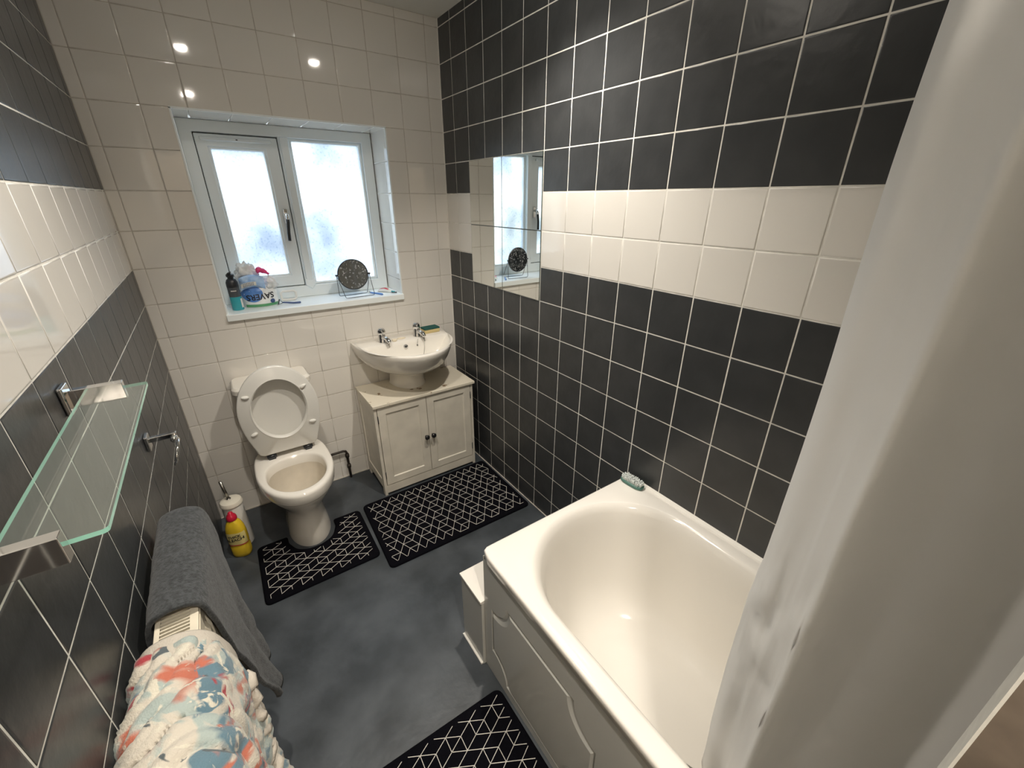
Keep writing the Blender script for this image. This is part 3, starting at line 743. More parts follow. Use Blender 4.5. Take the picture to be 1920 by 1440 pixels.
# align hole start with outline start (right side)
hi = ell(0.119, 0.152, *HC); ho = ell(0.124, 0.157, *HC); hb_ = ell(0.116, 0.149, *HC)
rings = [lean(hi, -0.002), lean(so, 0.0), lean(so, 0.010), lean(so2, 0.015), lean(ell(0.129, 0.162, *HC), 0.015), lean(ho, 0.018), lean(hi, 0.015), lean(hb_, 0.006), lean(hi, -0.002)]
rings[0] = lean(hb_, 0.0); rings[-1] = lean(hb_, 0.0)
seat = rel(auto_smooth(MB().loft(rings, False, False).build('seat', M['seat']), 45), toilet)
for x, z, ang in ((0.262, 0.747, -8), (0.511, 0.746, 25), (0.258, 0.552, 20), (0.521, 0.548, -5)):
    pts = []
    q = MB(); rr = []
    for s, h in ((1.0, 0.0), (1.0, 0.006), (0.75, 0.010), (0.3, 0.0112)):
        rr.append([(x + s * (0.0165 * cos(t * pi / 8) * cos(radians(ang)) - 0.0085 * sin(t * pi / 8) * sin(radians(ang))), -0.222 + (z - 0.42) * 0.030 - 0.014 - h,
                    z + 0.008 + s * (0.0165 * cos(t * pi / 8) * sin(radians(ang)) + 0.0085 * sin(t * pi / 8) * cos(radians(ang)))) for t in range(16)])
    bo = q.loft(rr).build('bumper', M['plastic_white'], smooth=True); bo.parent = seat
    bo.matrix_parent_inverse = Matrix.Identity(4); bo.location = (0, 0, 0)
    bo.parent = seat
lo = seat_outline(0.176, 0.868, 0.424, 0.640, 0.126); li = seat_outline(0.160, 0.85, 0.44, 0.64, 0.112); li2 = seat_outline(0.145, 0.83, 0.46, 0.64, 0.095)
rel(auto_smooth(MB().loft([lean(li2, -0.036), lean(li, -0.034), lean(lo, -0.020), lean(lo, -0.003), lean(li, -0.004), lean(li, -0.022), lean(li2, -0.030)]).build('lid', M['seat']), 40), toilet)
for x in (0.305, 0.475):
    rel(MB().tube([(x - 0.022, -0.226, 0.414), (x + 0.022, -0.226, 0.414)], 0.009, 12).build('hinge', M['black_plastic'], smooth=True), toilet)
    rel(MB().box(x - 0.016, x + 0.016, -0.238, -0.212, RZ - 0.002, 0.410).build('hinge_mount', M['black_plastic'], bevel=0.003), toilet)
# push button on cistern lid
rel(MB().lathe([(0.0, 0), (0.022, 0), (0.022, 0.004), (0.018, 0.006), (0, 0.006)], (TX, -0.09, 0.784), 24).build('flush_button', M['chrome'], smooth='auto'), toilet)

# ------------------------------------------------------------------ pipe on the back wall
wp = thing('water_pipe', 'dark tarnished elbow pipe low on the white wall between toilet and cabinet', 'pipe', loc=(0.65, -0.02, 0))
pp_ = [(0.55, -0.022, 0.196), (0.63, -0.022, 0.197), (0.672, -0.022, 0.197), (0.686, -0.022, 0.192), (0.691, -0.022, 0.178), (0.691, -0.022, 0.10), (0.691, -0.022, 0.0)]
rel(MB().tube(pp_, 0.0075, 12).build('pipe_run', M['copper'], smooth=True), wp)
for z in (0.16, 0.085):
    rel(MB().lathe([(0, -0.012), (0.0115, -0.012), (0.0125, 0), (0.0115, 0.012), (0, 0.012)], (0.691, -0.022, z), 12).build('pipe_joint', M['copper'], smooth='auto'), wp)

# ------------------------------------------------------------------ toilet brush, bleach
tb = thing('toilet_brush', 'white toilet brush holder with a metal handle in the corner behind the bleach bottle', 'toilet brush', loc=(0.088, -0.262, 0))
c = (0.088, -0.262, 0)
rel(auto_smooth(MB().lathe([(0.0, 0), (0.046, 0), (0.048, 0.006), (0.044, 0.24), (0.0, 0.24)], c, 28).build('holder', M['plastic_white'])), tb)
rel(auto_smooth(MB().lathe([(0.046, 0.240), (0.049, 0.243), (0.049, 0.252), (0.044, 0.262), (0.03, 0.268), (0.010, 0.270), (0.0, 0.270)], c, 28).build('brush_lid', M['cream_plastic'])), tb)
rel(MB().tube([(0.083, -0.262, 0.265), (0.072, -0.258, 0.375)], 0.0068, 12).build('handle', M['brushed'], smooth=True), tb)
rel(MB().lathe([(0.0, 0), (0.010, 0), (0.010, 0.008), (0, 0.009)], (0.083, -0.262, 0.268), 12).build('handle_collar', M['chrome'], smooth='auto'), tb)

bl = thing('bleach_bottle', 'yellow bleach bottle with a red cap standing in front of the toilet brush', 'bottle', loc=(0.083, -0.352, 0))
def sup(cx, cy, a, bb, n=32, e=2.6): return pill(cx, cy, a, bb, n, e)
cx, cy = 0.079, -0.352
prof = [(0, 0.030, 0.024), (0.004, 0.039, 0.029), (0.02, 0.042, 0.031), (0.062, 0.042, 0.031), (0.068, 0.040, 0.0295), (0.074, 0.0415, 0.031), (0.10, 0.043, 0.032), (0.14, 0.042, 0.031), (0.17, 0.038, 0.029), (0.195, 0.030, 0.024), (0.208, 0.021, 0.019), (0.214, 0.016, 0.016), (0.222, 0.0155, 0.0155)]
BR = radians(-22)
rel(MB().loft([ringz(rot2(sup(cx, cy, a, bb), (cx, cy), BR), z) for z, a, bb in prof]).build('body', M['yellow'], smooth=True), bl)
cap = MB().lathe([(0, 0), (0.021, 0), (0.022, 0.004), (0.0215, 0.014), (0.018, 0.024), (0.012, 0.030), (0.010, 0.038), (0.006, 0.042), (0, 0.043)], (cx, cy, 0.214), 20)
rel(auto_smooth(cap.build('cap', M['red'])), bl)
# label band painted on the bottle front (thin film following the oval body)
def band_patch(z0, z1, t0, t1, m, name, parent, grow=0.0006, nt=14, nz=6):
    v = []; f = []
    for i in range(nz + 1):
        z = z0 + (z1 - z0) * i / nz
        k = 0
        while k < len(prof) - 2 and prof[k + 1][0] < z: k += 1
        s = (z - prof[k][0]) / (prof[k + 1][0] - prof[k][0]); a = prof[k][1] + (prof[k + 1][1] - prof[k][1]) * s + grow; bb = prof[k][2] + (prof[k + 1][2] - prof[k][2]) * s + grow
        for j in range(nt + 1):
            t = t0 + (t1 - t0) * j / nt; x = math.copysign(abs(cos(t)) ** (2 / 2.6), cos(t)) * a; y = math.copysign(abs(sin(t)) ** (2 / 2.6), sin(t)) * bb
            v.append((*rot2([(cx + x, cy + y)], (cx, cy), BR)[0], z))
    for i in range(nz):
        for j in range(nt): f.append((i * (nt + 1) + j, i * (nt + 1) + j + 1, (i + 1) * (nt + 1) + j + 1, (i + 1) * (nt + 1) + j))
    return rel(link(name, pydata(name, v, f), m, smooth=True), parent)
M['label_cream'] = mat('pale_yellow_label', (0.70, 0.60, 0.25), rough=0.3)
band_patch(0.078, 0.150, pi + 0.25, 2 * pi - 0.25, M['label_cream'], 'label', bl)
band_patch(0.077, 0.082, pi + 0.15, 2 * pi - 0.15, M['red'], 'label_stripe', bl, 0.001)

def text_mesh(s, size, bold=0.0):
    cu_ = bpy.data.curves.new('t', 'FONT'); cu_.body = s; cu_.size = size; cu_.align_x = 'CENTER'; cu_.align_y = 'CENTER'; cu_.offset = bold; cu_.resolution_u = 3
    ob = bpy.data.objects.new('t', cu_); COL.objects.link(ob)
    dg = bpy.context.evaluated_depsgraph_get(); dg.update()
    me = bpy.data.meshes.new_from_object(ob.evaluated_get(dg)); bpy.data.objects.remove(ob); bpy.data.curves.remove(cu_)
    return me
def bottle_front(u, z):
    """point on the front of the oval bottle at sideways offset u"""
    a, bb = 0.0440, 0.0330
    x = max(-a * 0.98, min(a * 0.98, u)); y = -bb * (1 - (abs(x) / a) ** 2.6) ** (1 / 2.6)
    return (*rot2([(cx + x, cy + y - 0.0006)], (cx, cy), BR)[0], z)
for s, zc, sz in (('THICK', 0.131, 0.019), ('BLEACH', 0.112, 0.021)):
    me = text_mesh(s, sz, 0.0006)
    for vv in me.vertices:
        u, h = vv.co.x, vv.co.y
        vv.co = Vector(bottle_front(u, zc + h + u * 0.18))
    me.materials.clear(); rel(link('lettering', me, M['ink']), bl)

# ------------------------------------------------------------------ basin
basin = thing('washbasin', 'white half-round washbasin with two chrome taps above the cabinet', 'washbasin', loc=(1.1, -0.2, 0.59))
BCX = 1.099
def dee(a, bb, yb, z, n=40, m=16, cx=BCX, rc=0.02):
    pts = []
    for j in range(n + 1):
        t = pi * j / n
        pts.append((cx + a * cos(t), yb - bb * sin(t) ** 0.95, z))
    for j in range(1, m):
        pts.append((cx - a + 2 * a * j / m, yb, z))
    return pts
BT = 0.862
rings = [dee(0.10, 0.20, -0.03, 0.700), dee(0.16, 0.275, -0.02, 0.706), dee(0.205, 0.335, -0.012, 0.722), dee(0.240, 0.385, -0.008, 0.750), dee(0.262, 0.418, -0.004, 0.790), dee(0.275, 0.438, -0.002, 0.830), dee(0.2795, 0.446, -0.001, 0.852), dee(0.278, 0.444, -0.001, BT - 0.003), dee(0.272, 0.437, -0.004, BT),
         dee(0.262, 0.285, -0.138, BT), dee(0.255, 0.274, -0.143, BT - 0.004), dee(0.244, 0.258, -0.150, BT - 0.02), dee(0.215, 0.225, -0.158, BT - 0.06), dee(0.165, 0.17, -0.175, BT - 0.105), dee(0.09, 0.10, -0.205, BT - 0.130), dee(0.03, 0.035, -0.235, BT - 0.136)]
rel(auto_smooth(MB().loft(rings).build('bowl', M['ceramic']), 50), basin)
prs = []
for z, r, yf in ((0.5945, 0.104, -0.232), (0.602, 0.099, -0.228), (0.65, 0.095, -0.226), (0.70, 0.100, -0.235), (0.725, 0.115, -0.25)):
    prs.append([(BCX + r * cos(pi * j / 20), -0.06 - (abs(yf) - 0.06) * sin(pi * j / 20) ** 0.8, z) for j in range(21)])
rel(auto_smooth(MB().loft(prs).build('pedestal', M['ceramic']), 50), basin)
def tap(x):
    y = -0.098; z = BT
    t = auto_smooth(MB().lathe([(0, 0), (0.022, 0), (0.022, 0.004), (0.0195, 0.008), (0.0195, 0.040), (0.0185, 0.044), (0.0, 0.045)], (x, y, z), 20).build('tap', M['chrome']))
    rel(t, basin)
    sp = catmull([(x, y, z + 0.026), (x + 0.006, y - 0.028, z + 0.032), (x + 0.014, y - 0.058, z + 0.026), (x + 0.018, y - 0.072, z + 0.010)], 10)
    s = MB().tube(sp, [0.013] * 6 + [0.0125, 0.012, 0.0115, 0.011, 0.0105], 12).build('spout', M['chrome'], smooth=True)
    s.parent = t
    k = MB(); n_ = 24; rr = []
    for r, h in ((0.0185, 0.044), (0.0205, 0.050), (0.0215, 0.062), (0.0195, 0.072), (0.013, 0.080), (0.004, 0.082)):
        rr.append([(x + r * (1 + 0.10 * cos(4 * 2 * pi * j / n_)) * cos(2 * pi * j / n_), y + r * (1 + 0.10 * cos(4 * 2 * pi * j / n_)) * sin(2 * pi * j / n_), z + h) for j in range(n_)])
    h = k.loft(rr).build('tap_head', M['chrome'], smooth=True); h.parent = t
tap(0.975); tap(1.184)
# overflow
ov = Vector((BCX - 0.010, -0.153, BT - 0.034))
rel(MB().lathe([(0.006, 0), (0.013, 0), (0.0125, 0.003), (0.006, 0.003)], ov, 24, (0, -1, 0.35)).build('overflow_ring', M['chrome'], smooth=True), basin)
rel(MB().lathe([(0, 0.001), (0.0065, 0.001), (0.0065, 0.0016), (0, 0.0016)], ov, 18, (0, -1, 0.35)).build('overflow_hole', M['hole']), basin)
# plug chain
ch = catmull([(1.205, -0.110, BT + 0.012), (1.204, -0.150, BT + 0.002), (1.196, -0.175, BT - 0.030), (1.18, -0.20, BT - 0.07), (1.15, -0.23, BT - 0.10)], 40)
rel(MB().tube(ch, [0.0011 if i % 2 else 0.0017 for i in range(41)], 6).build('plug_chain', M['brushed'], smooth=True), basin)
rel(MB().tube(catmull([(1.178, -0.135, BT), (1.165, -0.150, BT - 0.012), (1.160, -0.156, BT - 0.03)], 8), 0.0014, 6).build('chain_stay', M['brushed'], smooth=True), basin)
rel(MB().lathe([(0, -0.004), (0.004, -0.002), (0.004, 0.002), (0, 0.004)], (1.159, -0.157, BT - 0.036), 10).build('chain_bead', M['black_plastic'], smooth=True), basin)

# sponge and soap on the basin ledge
sp_ = thing('sponge', 'yellow sponge with a dark green scourer beside the basin tap', 'sponge', loc=(1.285, -0.06, BT))
def slab(cx, cy, hx, hy, z0, z1, ang, m, name, parent, bev=0.004, dz=0.0):
    b_ = MB(); ca, sa = cos(ang), sin(ang)
    b_.obox((cx, cy, (z0 + z1) / 2), (hx * ca, hx * sa, dz), (-hy * sa, hy * ca, 0), (0, 0, (z1 - z0) / 2))
    return rel(b_.build(name, m, bevel=bev, seg=3), parent)
slab(1.287, -0.062, 0.050, 0.032, BT, BT + 0.022, radians(3), M['sponge_y'], 'sponge_body', sp_, 0.005)
slab(1.287, -0.062, 0.050, 0.032, BT + 0.022, BT + 0.031, radians(3), M['sponge_g'], 'scourer', sp_, 0.002)
o = rel_none = MB().lathe([(0, 0), (0.013, 0.0), (0.016, 0.005), (0.013, 0.010), (0.005, 0.012), (0, 0.012)], (1.038, -0.118, BT), 20).build('soap_piece', M['soap'], smooth=True)
o['label'] = 'small round cream piece of soap on the basin ledge between the taps'; o['category'] = 'soap'
b = MB().loft([[(1.086 + s * 0.026 * cos(t * pi / 10), -0.100 + s * 0.010 * sin(t * pi / 10), BT + h) for t in range(20)] for s, h in ((0.9, 0), (1.0, 0.002), (0.95, 0.005), (0.6, 0.007))])
o = b.build('soap_sliver', M['soap'], smooth=True); o['label'] = 'thin worn sliver of soap beside the round soap on the basin'; o['category'] = 'soap'

# ------------------------------------------------------------------ cabinet
CX0, CX1, CY0, CY1 = 0.808, 1.418, -0.330, -0.020
cab = thing('vanity_cabinet', 'worn white two-door cabinet with a chipped top under the washbasin', 'cabinet', loc=(1.11, -0.18, 0))
CT = 0.594
# top: board with a slightly ragged front edge
rel(MB().box(CX0 - 0.004, CX1 + 0.012, CY0 - 0.010, CY1 + 0.004, CT - 0.016, CT).build('top', M['cab_top'], bevel=0.002), cab)
b = MB()
for (sx, sd) in ((CX0, 1), (CX1, -1)):
    pass
def side(x, sgn):
    b = MB(); t = 0.016
    xa, xb = (x, x + t) if sgn > 0 else (x - t, x)
    b.box(xa, xb, CY0, CY0 + 0.036, 0.0, CT - 0.016); b.box(xa, xb, CY1 - 0.036, CY1, 0.0, CT - 0.016)
    b.box(xa, xb, CY0 + 0.036, CY1 - 0.036, 0.045, 0.10); b.box(xa, xb, CY0 + 0.036, CY1 - 0.036, CT - 0.07, CT - 0.016)
    xm = (xa + xb) / 2
    b.box(xm - 0.003, xm + 0.003, CY0 + 0.034, CY1 - 0.034, 0.09, CT - 0.06)
    return b
rel(side(CX0, 1).build('side_panel', M['cab'], bevel=0.0015), cab); rel(side(CX1, -1).build('side_panel', M['cab'], bevel=0.0015), cab)
rel(MB().box(CX0 + 0.016, CX1 - 0.016, CY1 - 0.004, CY1, 0.07, CT - 0.02).build('back_panel', M['cab']), cab)
rel(MB().box(CX0 + 0.016, CX1 - 0.016, CY0 + 0.012, CY1 - 0.004, 0.068, 0.080).build('bottom_board', M['cab']), cab)
rel(MB().box(CX0 + 0.016, CX1 - 0.016, CY0 + 0.001, CY0 + 0.016, 0.014, 0.066).build('plinth', M['cab'], bevel=0.0015), cab)
DZ0, DZ1, SEAM = 0.070, CT - 0.019, 1.111
for xa, xb, hx, side_ in ((CX0 + 0.019, SEAM - 0.0012, SEAM - 0.020, -1), (SEAM + 0.0012, CX1 - 0.019, SEAM + 0.022, 1)):
    yf = CY0 - 0.001; w_ = 0.044
    rings = []
    o_ = [(xa, DZ0), (xb, DZ0), (xb, DZ1), (xa, DZ1)]; i_ = [(xa + w_, DZ0 + w_), (xb - w_, DZ0 + w_), (xb - w_, DZ1 - w_), (xa + w_, DZ1 - w_)]
    i2 = [(xa + w_ + 0.004, DZ0 + w_ + 0.004), (xb - w_ - 0.004, DZ0 + w_ + 0.004), (xb - w_ - 0.004, DZ1 - w_ - 0.004), (xa + w_ + 0.004, DZ1 - w_ - 0.004)]
    rings = [[(x, yf + 0.016, z) for x, z in o_], [(x, yf, z) for x, z in o_], [(x, yf, z) for x, z in i_], [(x, yf + 0.006, z) for x, z in i2]]
    dr = rel(MB().loft(rings).build('door', M['cab'], bevel=0.0012), cab)
    kb = MB().lathe([(0, 0), (0.007, 0), (0.006, 0.010), (0.013, 0.013), (0.0155, 0.019), (0.013, 0.026), (0.006, 0.029), (0, 0.0295)], (hx, yf, 0.315), 20, (0, -1, 0)).build('knob', M['knob'], smooth=True)
    kb.parent = dr; kb.matrix_parent_inverse = dr.matrix_parent_inverse.copy() if False else Matrix.Identity(4)
    hxx = xa - 0.001 if side_ < 0 else xb + 0.001
    for z in (0.14, 0.505):
        h_ = MB().tube([(hxx, yf - 0.001, z - 0.022), (hxx, yf - 0.001, z + 0.022)], 0.0028, 8).build('hinge', M['steel'], smooth=True)
        h_.parent = dr

# fix parents of children of already-offset parents: they are built in world space, so cancel the parent's offset
# (done after all parts exist, see end of script)

# ------------------------------------------------------------------ bath mats
E3 = Vector((-0.0430, -0.0225)); E2 = Vector((0, -0.0462)); E1 = E2 - E3
def in_poly(p, poly):
    x, y = p; c_ = False; n = len(poly)
    for i in range(n):
        x1, y1 = poly[i]; x2, y2 = poly[(i + 1) % n]
        if (y1 > y) != (y2 > y) and x < (x2 - x1) * (y - y1) / (y2 - y1) + x1: c_ = not c_
    return c_
def lattice(poly, org, e2, e3, width, z):
    e1 = e2 - e3; mb = MB(); org = Vector(org); k = 0
    def clip(a, b_):
        n = 12; ins = [in_poly(a.lerp(b_, i / n), poly) for i in range(n + 1)]
        if not any(ins): return None
        i0 = ins.index(True); i1 = n - ins[::-1].index(True)
        if i1 <= i0: return None
        return a.lerp(b_, i0 / n), a.lerp(b_, i1 / n)
    for m in range(-40, 41):
        for n in range(-40, 41):
            p = org + e3 * m + e2 * n; val = (m + 2 * n) % 4
            if not (-0.2 < p.x < 1.8 and -3 < p.y < 0.2): continue
            segs = [e3]
            if val in (0, 1): segs.append(e2)
            if val != 1: segs.append(e1)
            for d in segs:
                q = clip(p, p + d)
                if not q: continue
                a, b_ = q; t = (b_ - a)
                if t.length < 0.011: continue
                t.normalize(); nn = Vector((-t.y, t.x)) * width; ex = t * width * 0.6
                a = a - ex; b_ = b_ + ex; mm = (a + b_) / 2
                w1 = width * random.uniform(0.85, 1.1)
                pts = [a + nn, a - nn, b_ - nn, b_ + nn]
                top = [(a + nn * 0.5), (a - nn * 0.5), (b_ - nn * 0.5), (b_ + nn * 0.5)]
                mb.add([(p_.x, p_.y, z - 0.0008) for p_ in pts] + [(p_.x, p_.y, z + 0.0007 + 0.0001 * (k % 3)) for p_ in top], [(4, 7, 6, 5), (0, 4, 5, 1), (1, 5, 6, 2), (2, 6, 7, 3), (3, 7, 4, 0)])
                k += 1
    return mb
def round_poly(pts, rad_, n=6):
    out = []; k = len(pts)
    for i in range(k):
        r = rad_[i] if isinstance(rad_, (list, tuple)) else rad_
        p0, p1, p2 = Vector(pts[i - 1]), Vector(pts[i]), Vector(pts[(i + 1) % k])
        a = p1 + (p0 - p1).normalized() * r; b_ = p1 + (p2 - p1).normalized() * r
        for j in range(n + 1):
            t = j / n; out.append(tuple(a * (1 - t) ** 2 + p1 * 2 * t * (1 - t) + b_ * t * t))
    return out
def make_mat(label, poly, org, e2, e3, margin, r=0.03, zt=0.012):
    cxm = sum(p[0] for p in poly) / len(poly); cym = sum(p[1] for p in poly) / len(poly)
    t = thing('bath_mat', label, 'bath mat', 'black bath mats with white lattice lines', loc=(cxm, cym, 0))
    rp = round_poly(poly, r)
    A = inset(rp, 0.0); B = inset(rp, 0.004); C = inset(rp, 0.009)
    b_ = MB().loft([[(p[0], p[1], 0.0005) for p in A], [(p[0], p[1], zt * 0.55) for p in A], [(p[0], p[1], zt * 0.9) for p in B], [(p[0], p[1], zt) for p in C]])
    rel(auto_smooth(b_.build('pile', M['mat_black']), 60), t)
    inn = [tuple(p) for p in inset(poly, margin)]
    rel(lattice(inn, org, e2, e3, 0.0015, zt).build('lattice_lines', M['mat_line'], kind='stuff'), t)
    return t
# contour mat round the toilet foot (counter-clockwise)
ped = [(TX + 0.113, -0.368), (TX + 0.113, -0.42), (TX + 0.085, -0.490), (TX + 0.03, -0.518), (TX - 0.03, -0.518), (TX - 0.085, -0.490), (TX - 0.113, -0.42), (TX - 0.113, -0.368)]
make_mat('black lattice-patterned contour mat cut out around the toilet foot', [(0.132, -0.757), (0.636, -0.757), (0.640, -0.368)] + ped + [(0.136, -0.366)],
         (0.285, -0.689), Vector((0, -0.0440)), Vector((-0.0425, -0.0215)), 0.0225, [0.03, 0.03, 0.03, 0.012, 0.012, 0.03, 0.03, 0.03, 0.03, 0.012, 0.012, 0.03])
make_mat('black lattice-patterned mat lying in front of the white cabinet', [(0.645, -0.868), (1.462, -0.878), (1.466, -0.345), (0.664, -0.350)], (0.700, -0.411), Vector((0.0483, 0.0)), Vector((0.0182, -0.0437)), 0.024)
make_mat('black lattice-patterned mat beside the bathtub panel at the front', [(0.270, -2.38), (0.7795, -2.38), (0.7795, -1.598), (0.282, -1.586)], (0.725, -1.635), Vector((-0.0008, -0.0458)), Vector((-0.0437, -0.0218)), 0.020)

# ------------------------------------------------------------------ glass shelf
gs = thing('glass_shelf', 'clear glass shelf with green edges on chrome brackets on the left wall', 'shelf', loc=(0.07, -1.57, 1.26))
gx0, gx1, gy0, gy1, gz0, gz1 = 0.024, 0.121, -1.818, -1.312, 1.2585, 1.2645
rr_ = rr2(gx0, gx1, gy0, gy1, 0.006, 4); ri_ = rr2(gx0 + 0.0005, gx1 - 0.0005, gy0 + 0.0005, gy1 - 0.0005, 0.006, 4)
plate = rel(MB().loft([ringz(rr_, gz0), ringz(rr_, gz1)]).build('glass_plate', M['shelf_glass']), gs)
plate.data.materials.append(M['shelf_edge'])
for p in plate.data.polygons:
    if abs(p.normal.z) < 0.5: p.material_index = 1
for y in (-1.333, -1.827):
    br = MB().box(0.001, 0.088, y - 0.0085, y + 0.0085, 1.246, 1.281)
    a_ = rel(br.build('bracket_arm', M['chrome'], bevel=0.0012), gs)
    rel(MB().box(0.0003, 0.009, y - 0.021, y + 0.021, 1.235, 1.291).build('wall_plate', M['chrome'], bevel=0.003), gs)

# ------------------------------------------------------------------ towel ring
tr_ = thing('towel_ring', 'small chrome towel ring on the left wall beyond the glass shelf', 'towel ring', loc=(0.0, -0.895, 0.95))
rel(MB().box(0.0003, 0.010, -0.917, -0.875, 0.922, 0.970).build('wall_plate', M['chrome'], bevel=0.003), tr_)
rel(MB().box(0.008, 0.076, -0.904, -0.888, 0.944, 0.960).build('arm', M['chrome'], bevel=0.003), tr_)
rel(MB().lathe([(0, -0.011), (0.009, -0.011), (0.010, 0), (0.009, 0.011), (0, 0.011)], (0.068, -0.908, 0.944), 14, (0, 1, 0)).build('pivot', M['chrome'], smooth='auto'), tr_)
rg = [(0.068 + 0.012 * sin(t * pi / 20), -0.940 + 0.047 * cos(t * pi / 20), 0.915 + 0.034 * sin(t * pi / 20)) for t in range(40)]
rel(MB().tube(rg, 0.0042, 10, True).build('ring', M['chrome'], smooth=True), tr_)

# ------------------------------------------------------------------ radiator
rad = thing('radiator', 'cream double-panel radiator with a slotted top grille, half hidden under two towels', 'radiator', loc=(0.07, -1.7, 0.5))
RY0, RY1, RT, RB = -2.30, -1.225, 0.842, 0.24
def rad_panel(x, sgn, name):
    """pressed panel with vertical flutes facing sgn"""
    v = []; f = []; nf = 34; prof_ = []
    for k in range(nf):
        y0 = RY1 - 0.012 - (RY1 - RY0 - 0.024) * k / nf; dy = -(RY1 - RY0 - 0.024) / nf
        prof_ += [(y0, 0), (y0 + dy * 0.35, 0), (y0 + dy * 0.45, 0.006), (y0 + dy * 0.9, 0.006)]
    prof_.append((RY0 + 0.012, 0))
    rows = [(RB, 0), (RB + 0.03, 0), (RB + 0.05, 1), (RT - 0.06, 1), (RT - 0.04, 0), (RT - 0.008, 0)]
    for z, s in rows:
        for y, d in prof_: v.append((x + sgn * d * s, y, z))
    n = len(prof_)
    for r in range(len(rows) - 1):
        for j in range(n - 1): f.append((r * n + j, r * n + j + 1, (r + 1) * n + j + 1, (r + 1) * n + j))
    o = rel(link(name, pydata(name, v, f), M['rad']), rad); md = o.modifiers.new('t', 'SOLIDIFY'); md.thickness = 0.002
    return o
rad_panel(0.036, -1, 'back_panel'); rad_panel(0.100, 1, 'front_panel')
gr = rel(MB().box(0.030, 0.039, RY0, RY1, RT - 0.012, RT).box(0.087, 0.101, RY0, RY1, RT - 0.012, RT).box(0.039, 0.087, RY0, RY0 + 0.012, RT - 0.012, RT).box(0.039, 0.087, RY1 - 0.012, RY1, RT - 0.012, RT).build('top_grille', M['rad'], bevel=0.0015), rad)
sl0 = MB().box(0.039, 0.087, -0.0016, 0.0016, -0.010, -0.001); slm = None
yk = -1.40
while yk > -1.70:
    if slm is None:
        so_ = sl0.build('slat', M['rad']); slm = so_.data
    else:
        so_ = bpy.data.objects.new('slat', slm); COL.objects.link(so_)
    so_.parent = gr; so_.location = (0, yk, RT)
    yk -= 0.0088
b = MB(); yk = RY1 - 0.02
while yk > RY0 + 0.015:
    if not (-1.70 < yk < -1.395): b.box(0.039, 0.087, yk - 0.0016, yk + 0.0016, RT - 0.010, RT - 0.001)
    yk -= 0.0088
o = b.build('slats_under_towels', M['rad'], kind='stuff'); o.parent = gr
rel(MB().box(0.041, 0.085, RY0 + 0.013, RY1 - 0.013, RT - 0.04, RT - 0.035).build('convector_shade', M['rad_dark']), rad)  # convector as a flat dark sheet, shade between the slats put into its colour
for y in (RY0, RY1 - 0.0): rel(MB().box(0.034, 0.099, y - 0.001, y + 0.001, RB + 0.02, RT - 0.01).build('side_cover', M['rad'], bevel=0.0008), rad)
for y in (RY0 + 0.15, RY1 - 0.15): rel(MB().box(0.0025, 0.036, y - 0.02, y + 0.02, 0.4, 0.7).build('wall_bracket', M['rad']), rad)
rel(MB().tube([(0.067, RY1 - 0.06, 0.0), (0.067, RY1 - 0.06, RB + 0.02)], 0.0075, 10).build('feed_pipe', M['rad'], smooth=True), rad)

# ------------------------------------------------------------------ cloths over the radiator
def cloth(name, path, ytop, ybot, ns, ny, fold, mat_, parent, thick, seed, hump=0.0, loose=0.012, flare=0.0, folds=0.0):
    pts = catmull([(x, 0, z) for x, z in path], ns); v = []; f = []; uvl = []
    L_ = [0]
    for i in range(ns): L_.append(L_[-1] + (pts[i + 1] - pts[i]).length)
    tot = L_[-1]
    for i, p in enumerate(pts):
        s = L_[i] / tot
        ff = max(0, (s - 0.42) / 0.58)
        tn = pts[min(i + 1, ns)] - pts[max(i - 1, 0)]; nrm = Vector((tn.z, 0, -tn.x)).normalized() * -1
        for j in range(ny + 1):
            t = j / ny
            y0 = ytop[0] + (ybot[0] - ytop[0]) * ff; y1 = ytop[1] + (ybot[1] - ytop[1]) * ff
            y = y0 + (y1 - y0) * t
            d = fold * ff * (0.5 + 0.5 * sin(2 * pi * (t * 2.3 + 0.25 * s + seed))) + loose * 0.5 * fb(y * 14 + seed, s * 9, seed) * (0.35 + ff)
            d += flare * ff * ff * min(t, 0.92)
            d += hump * max(0, sin(pi * t)) * (1 if 0.2 < s < 0.6 else 0.4)
            if folds:
                ph = 2 * pi * (y * 12.0 - s * 4.0 + 1.1 * fb(y * 6, s * 5, 2.2)); d += folds * (0.5 + 0.5 * sin(ph)) ** 2 * (0.35 + 0.65 * min(1, s * 2.2)) + folds * 0.5 * sin(ph * 2.3 + 1)
            q = p + nrm * d
            q.z += 0.05 * max(0.0, (t - 0.80) / 0.20) ** 2 * ff ** 4
            v.append((max(q.x, 0.004), y + 0.008 * fb(s * 6, t * 3, seed + 3) * ff, q.z)); uvl.append((y, L_[i]))
    m = ny + 1
    for i in range(ns):
        for j in range(ny): f.append((i * m + j, i * m + j + 1, (i + 1) * m + j + 1, (i + 1) * m + j))
    me = pydata(name, v, f)
    ul = me.uv_layers.new(name='UVMap')
    for lp in me.loops: ul.data[lp.index].uv = uvl[lp.vertex_index]
    o = rel(link(name, me, mat_, smooth=True), parent)
    md = o.modifiers.new('t', 'SOLIDIFY'); md.thickness = thick; md.offset = 1.0
    return o
tw = thing('grey_towel', 'dark grey towel hung over the far half of the radiator', 'towel', loc=(0.09, -1.36, 0.3))
path = [(0.018, 0.60), (0.018, 0.74), (0.020, 0.82), (0.030, 0.853), (0.055, 0.864), (0.085, 0.862), (0.106, 0.846), (0.113, 0.80), (0.115, 0.70), (0.118, 0.55), (0.120, 0.42), (0.122, 0.30)]
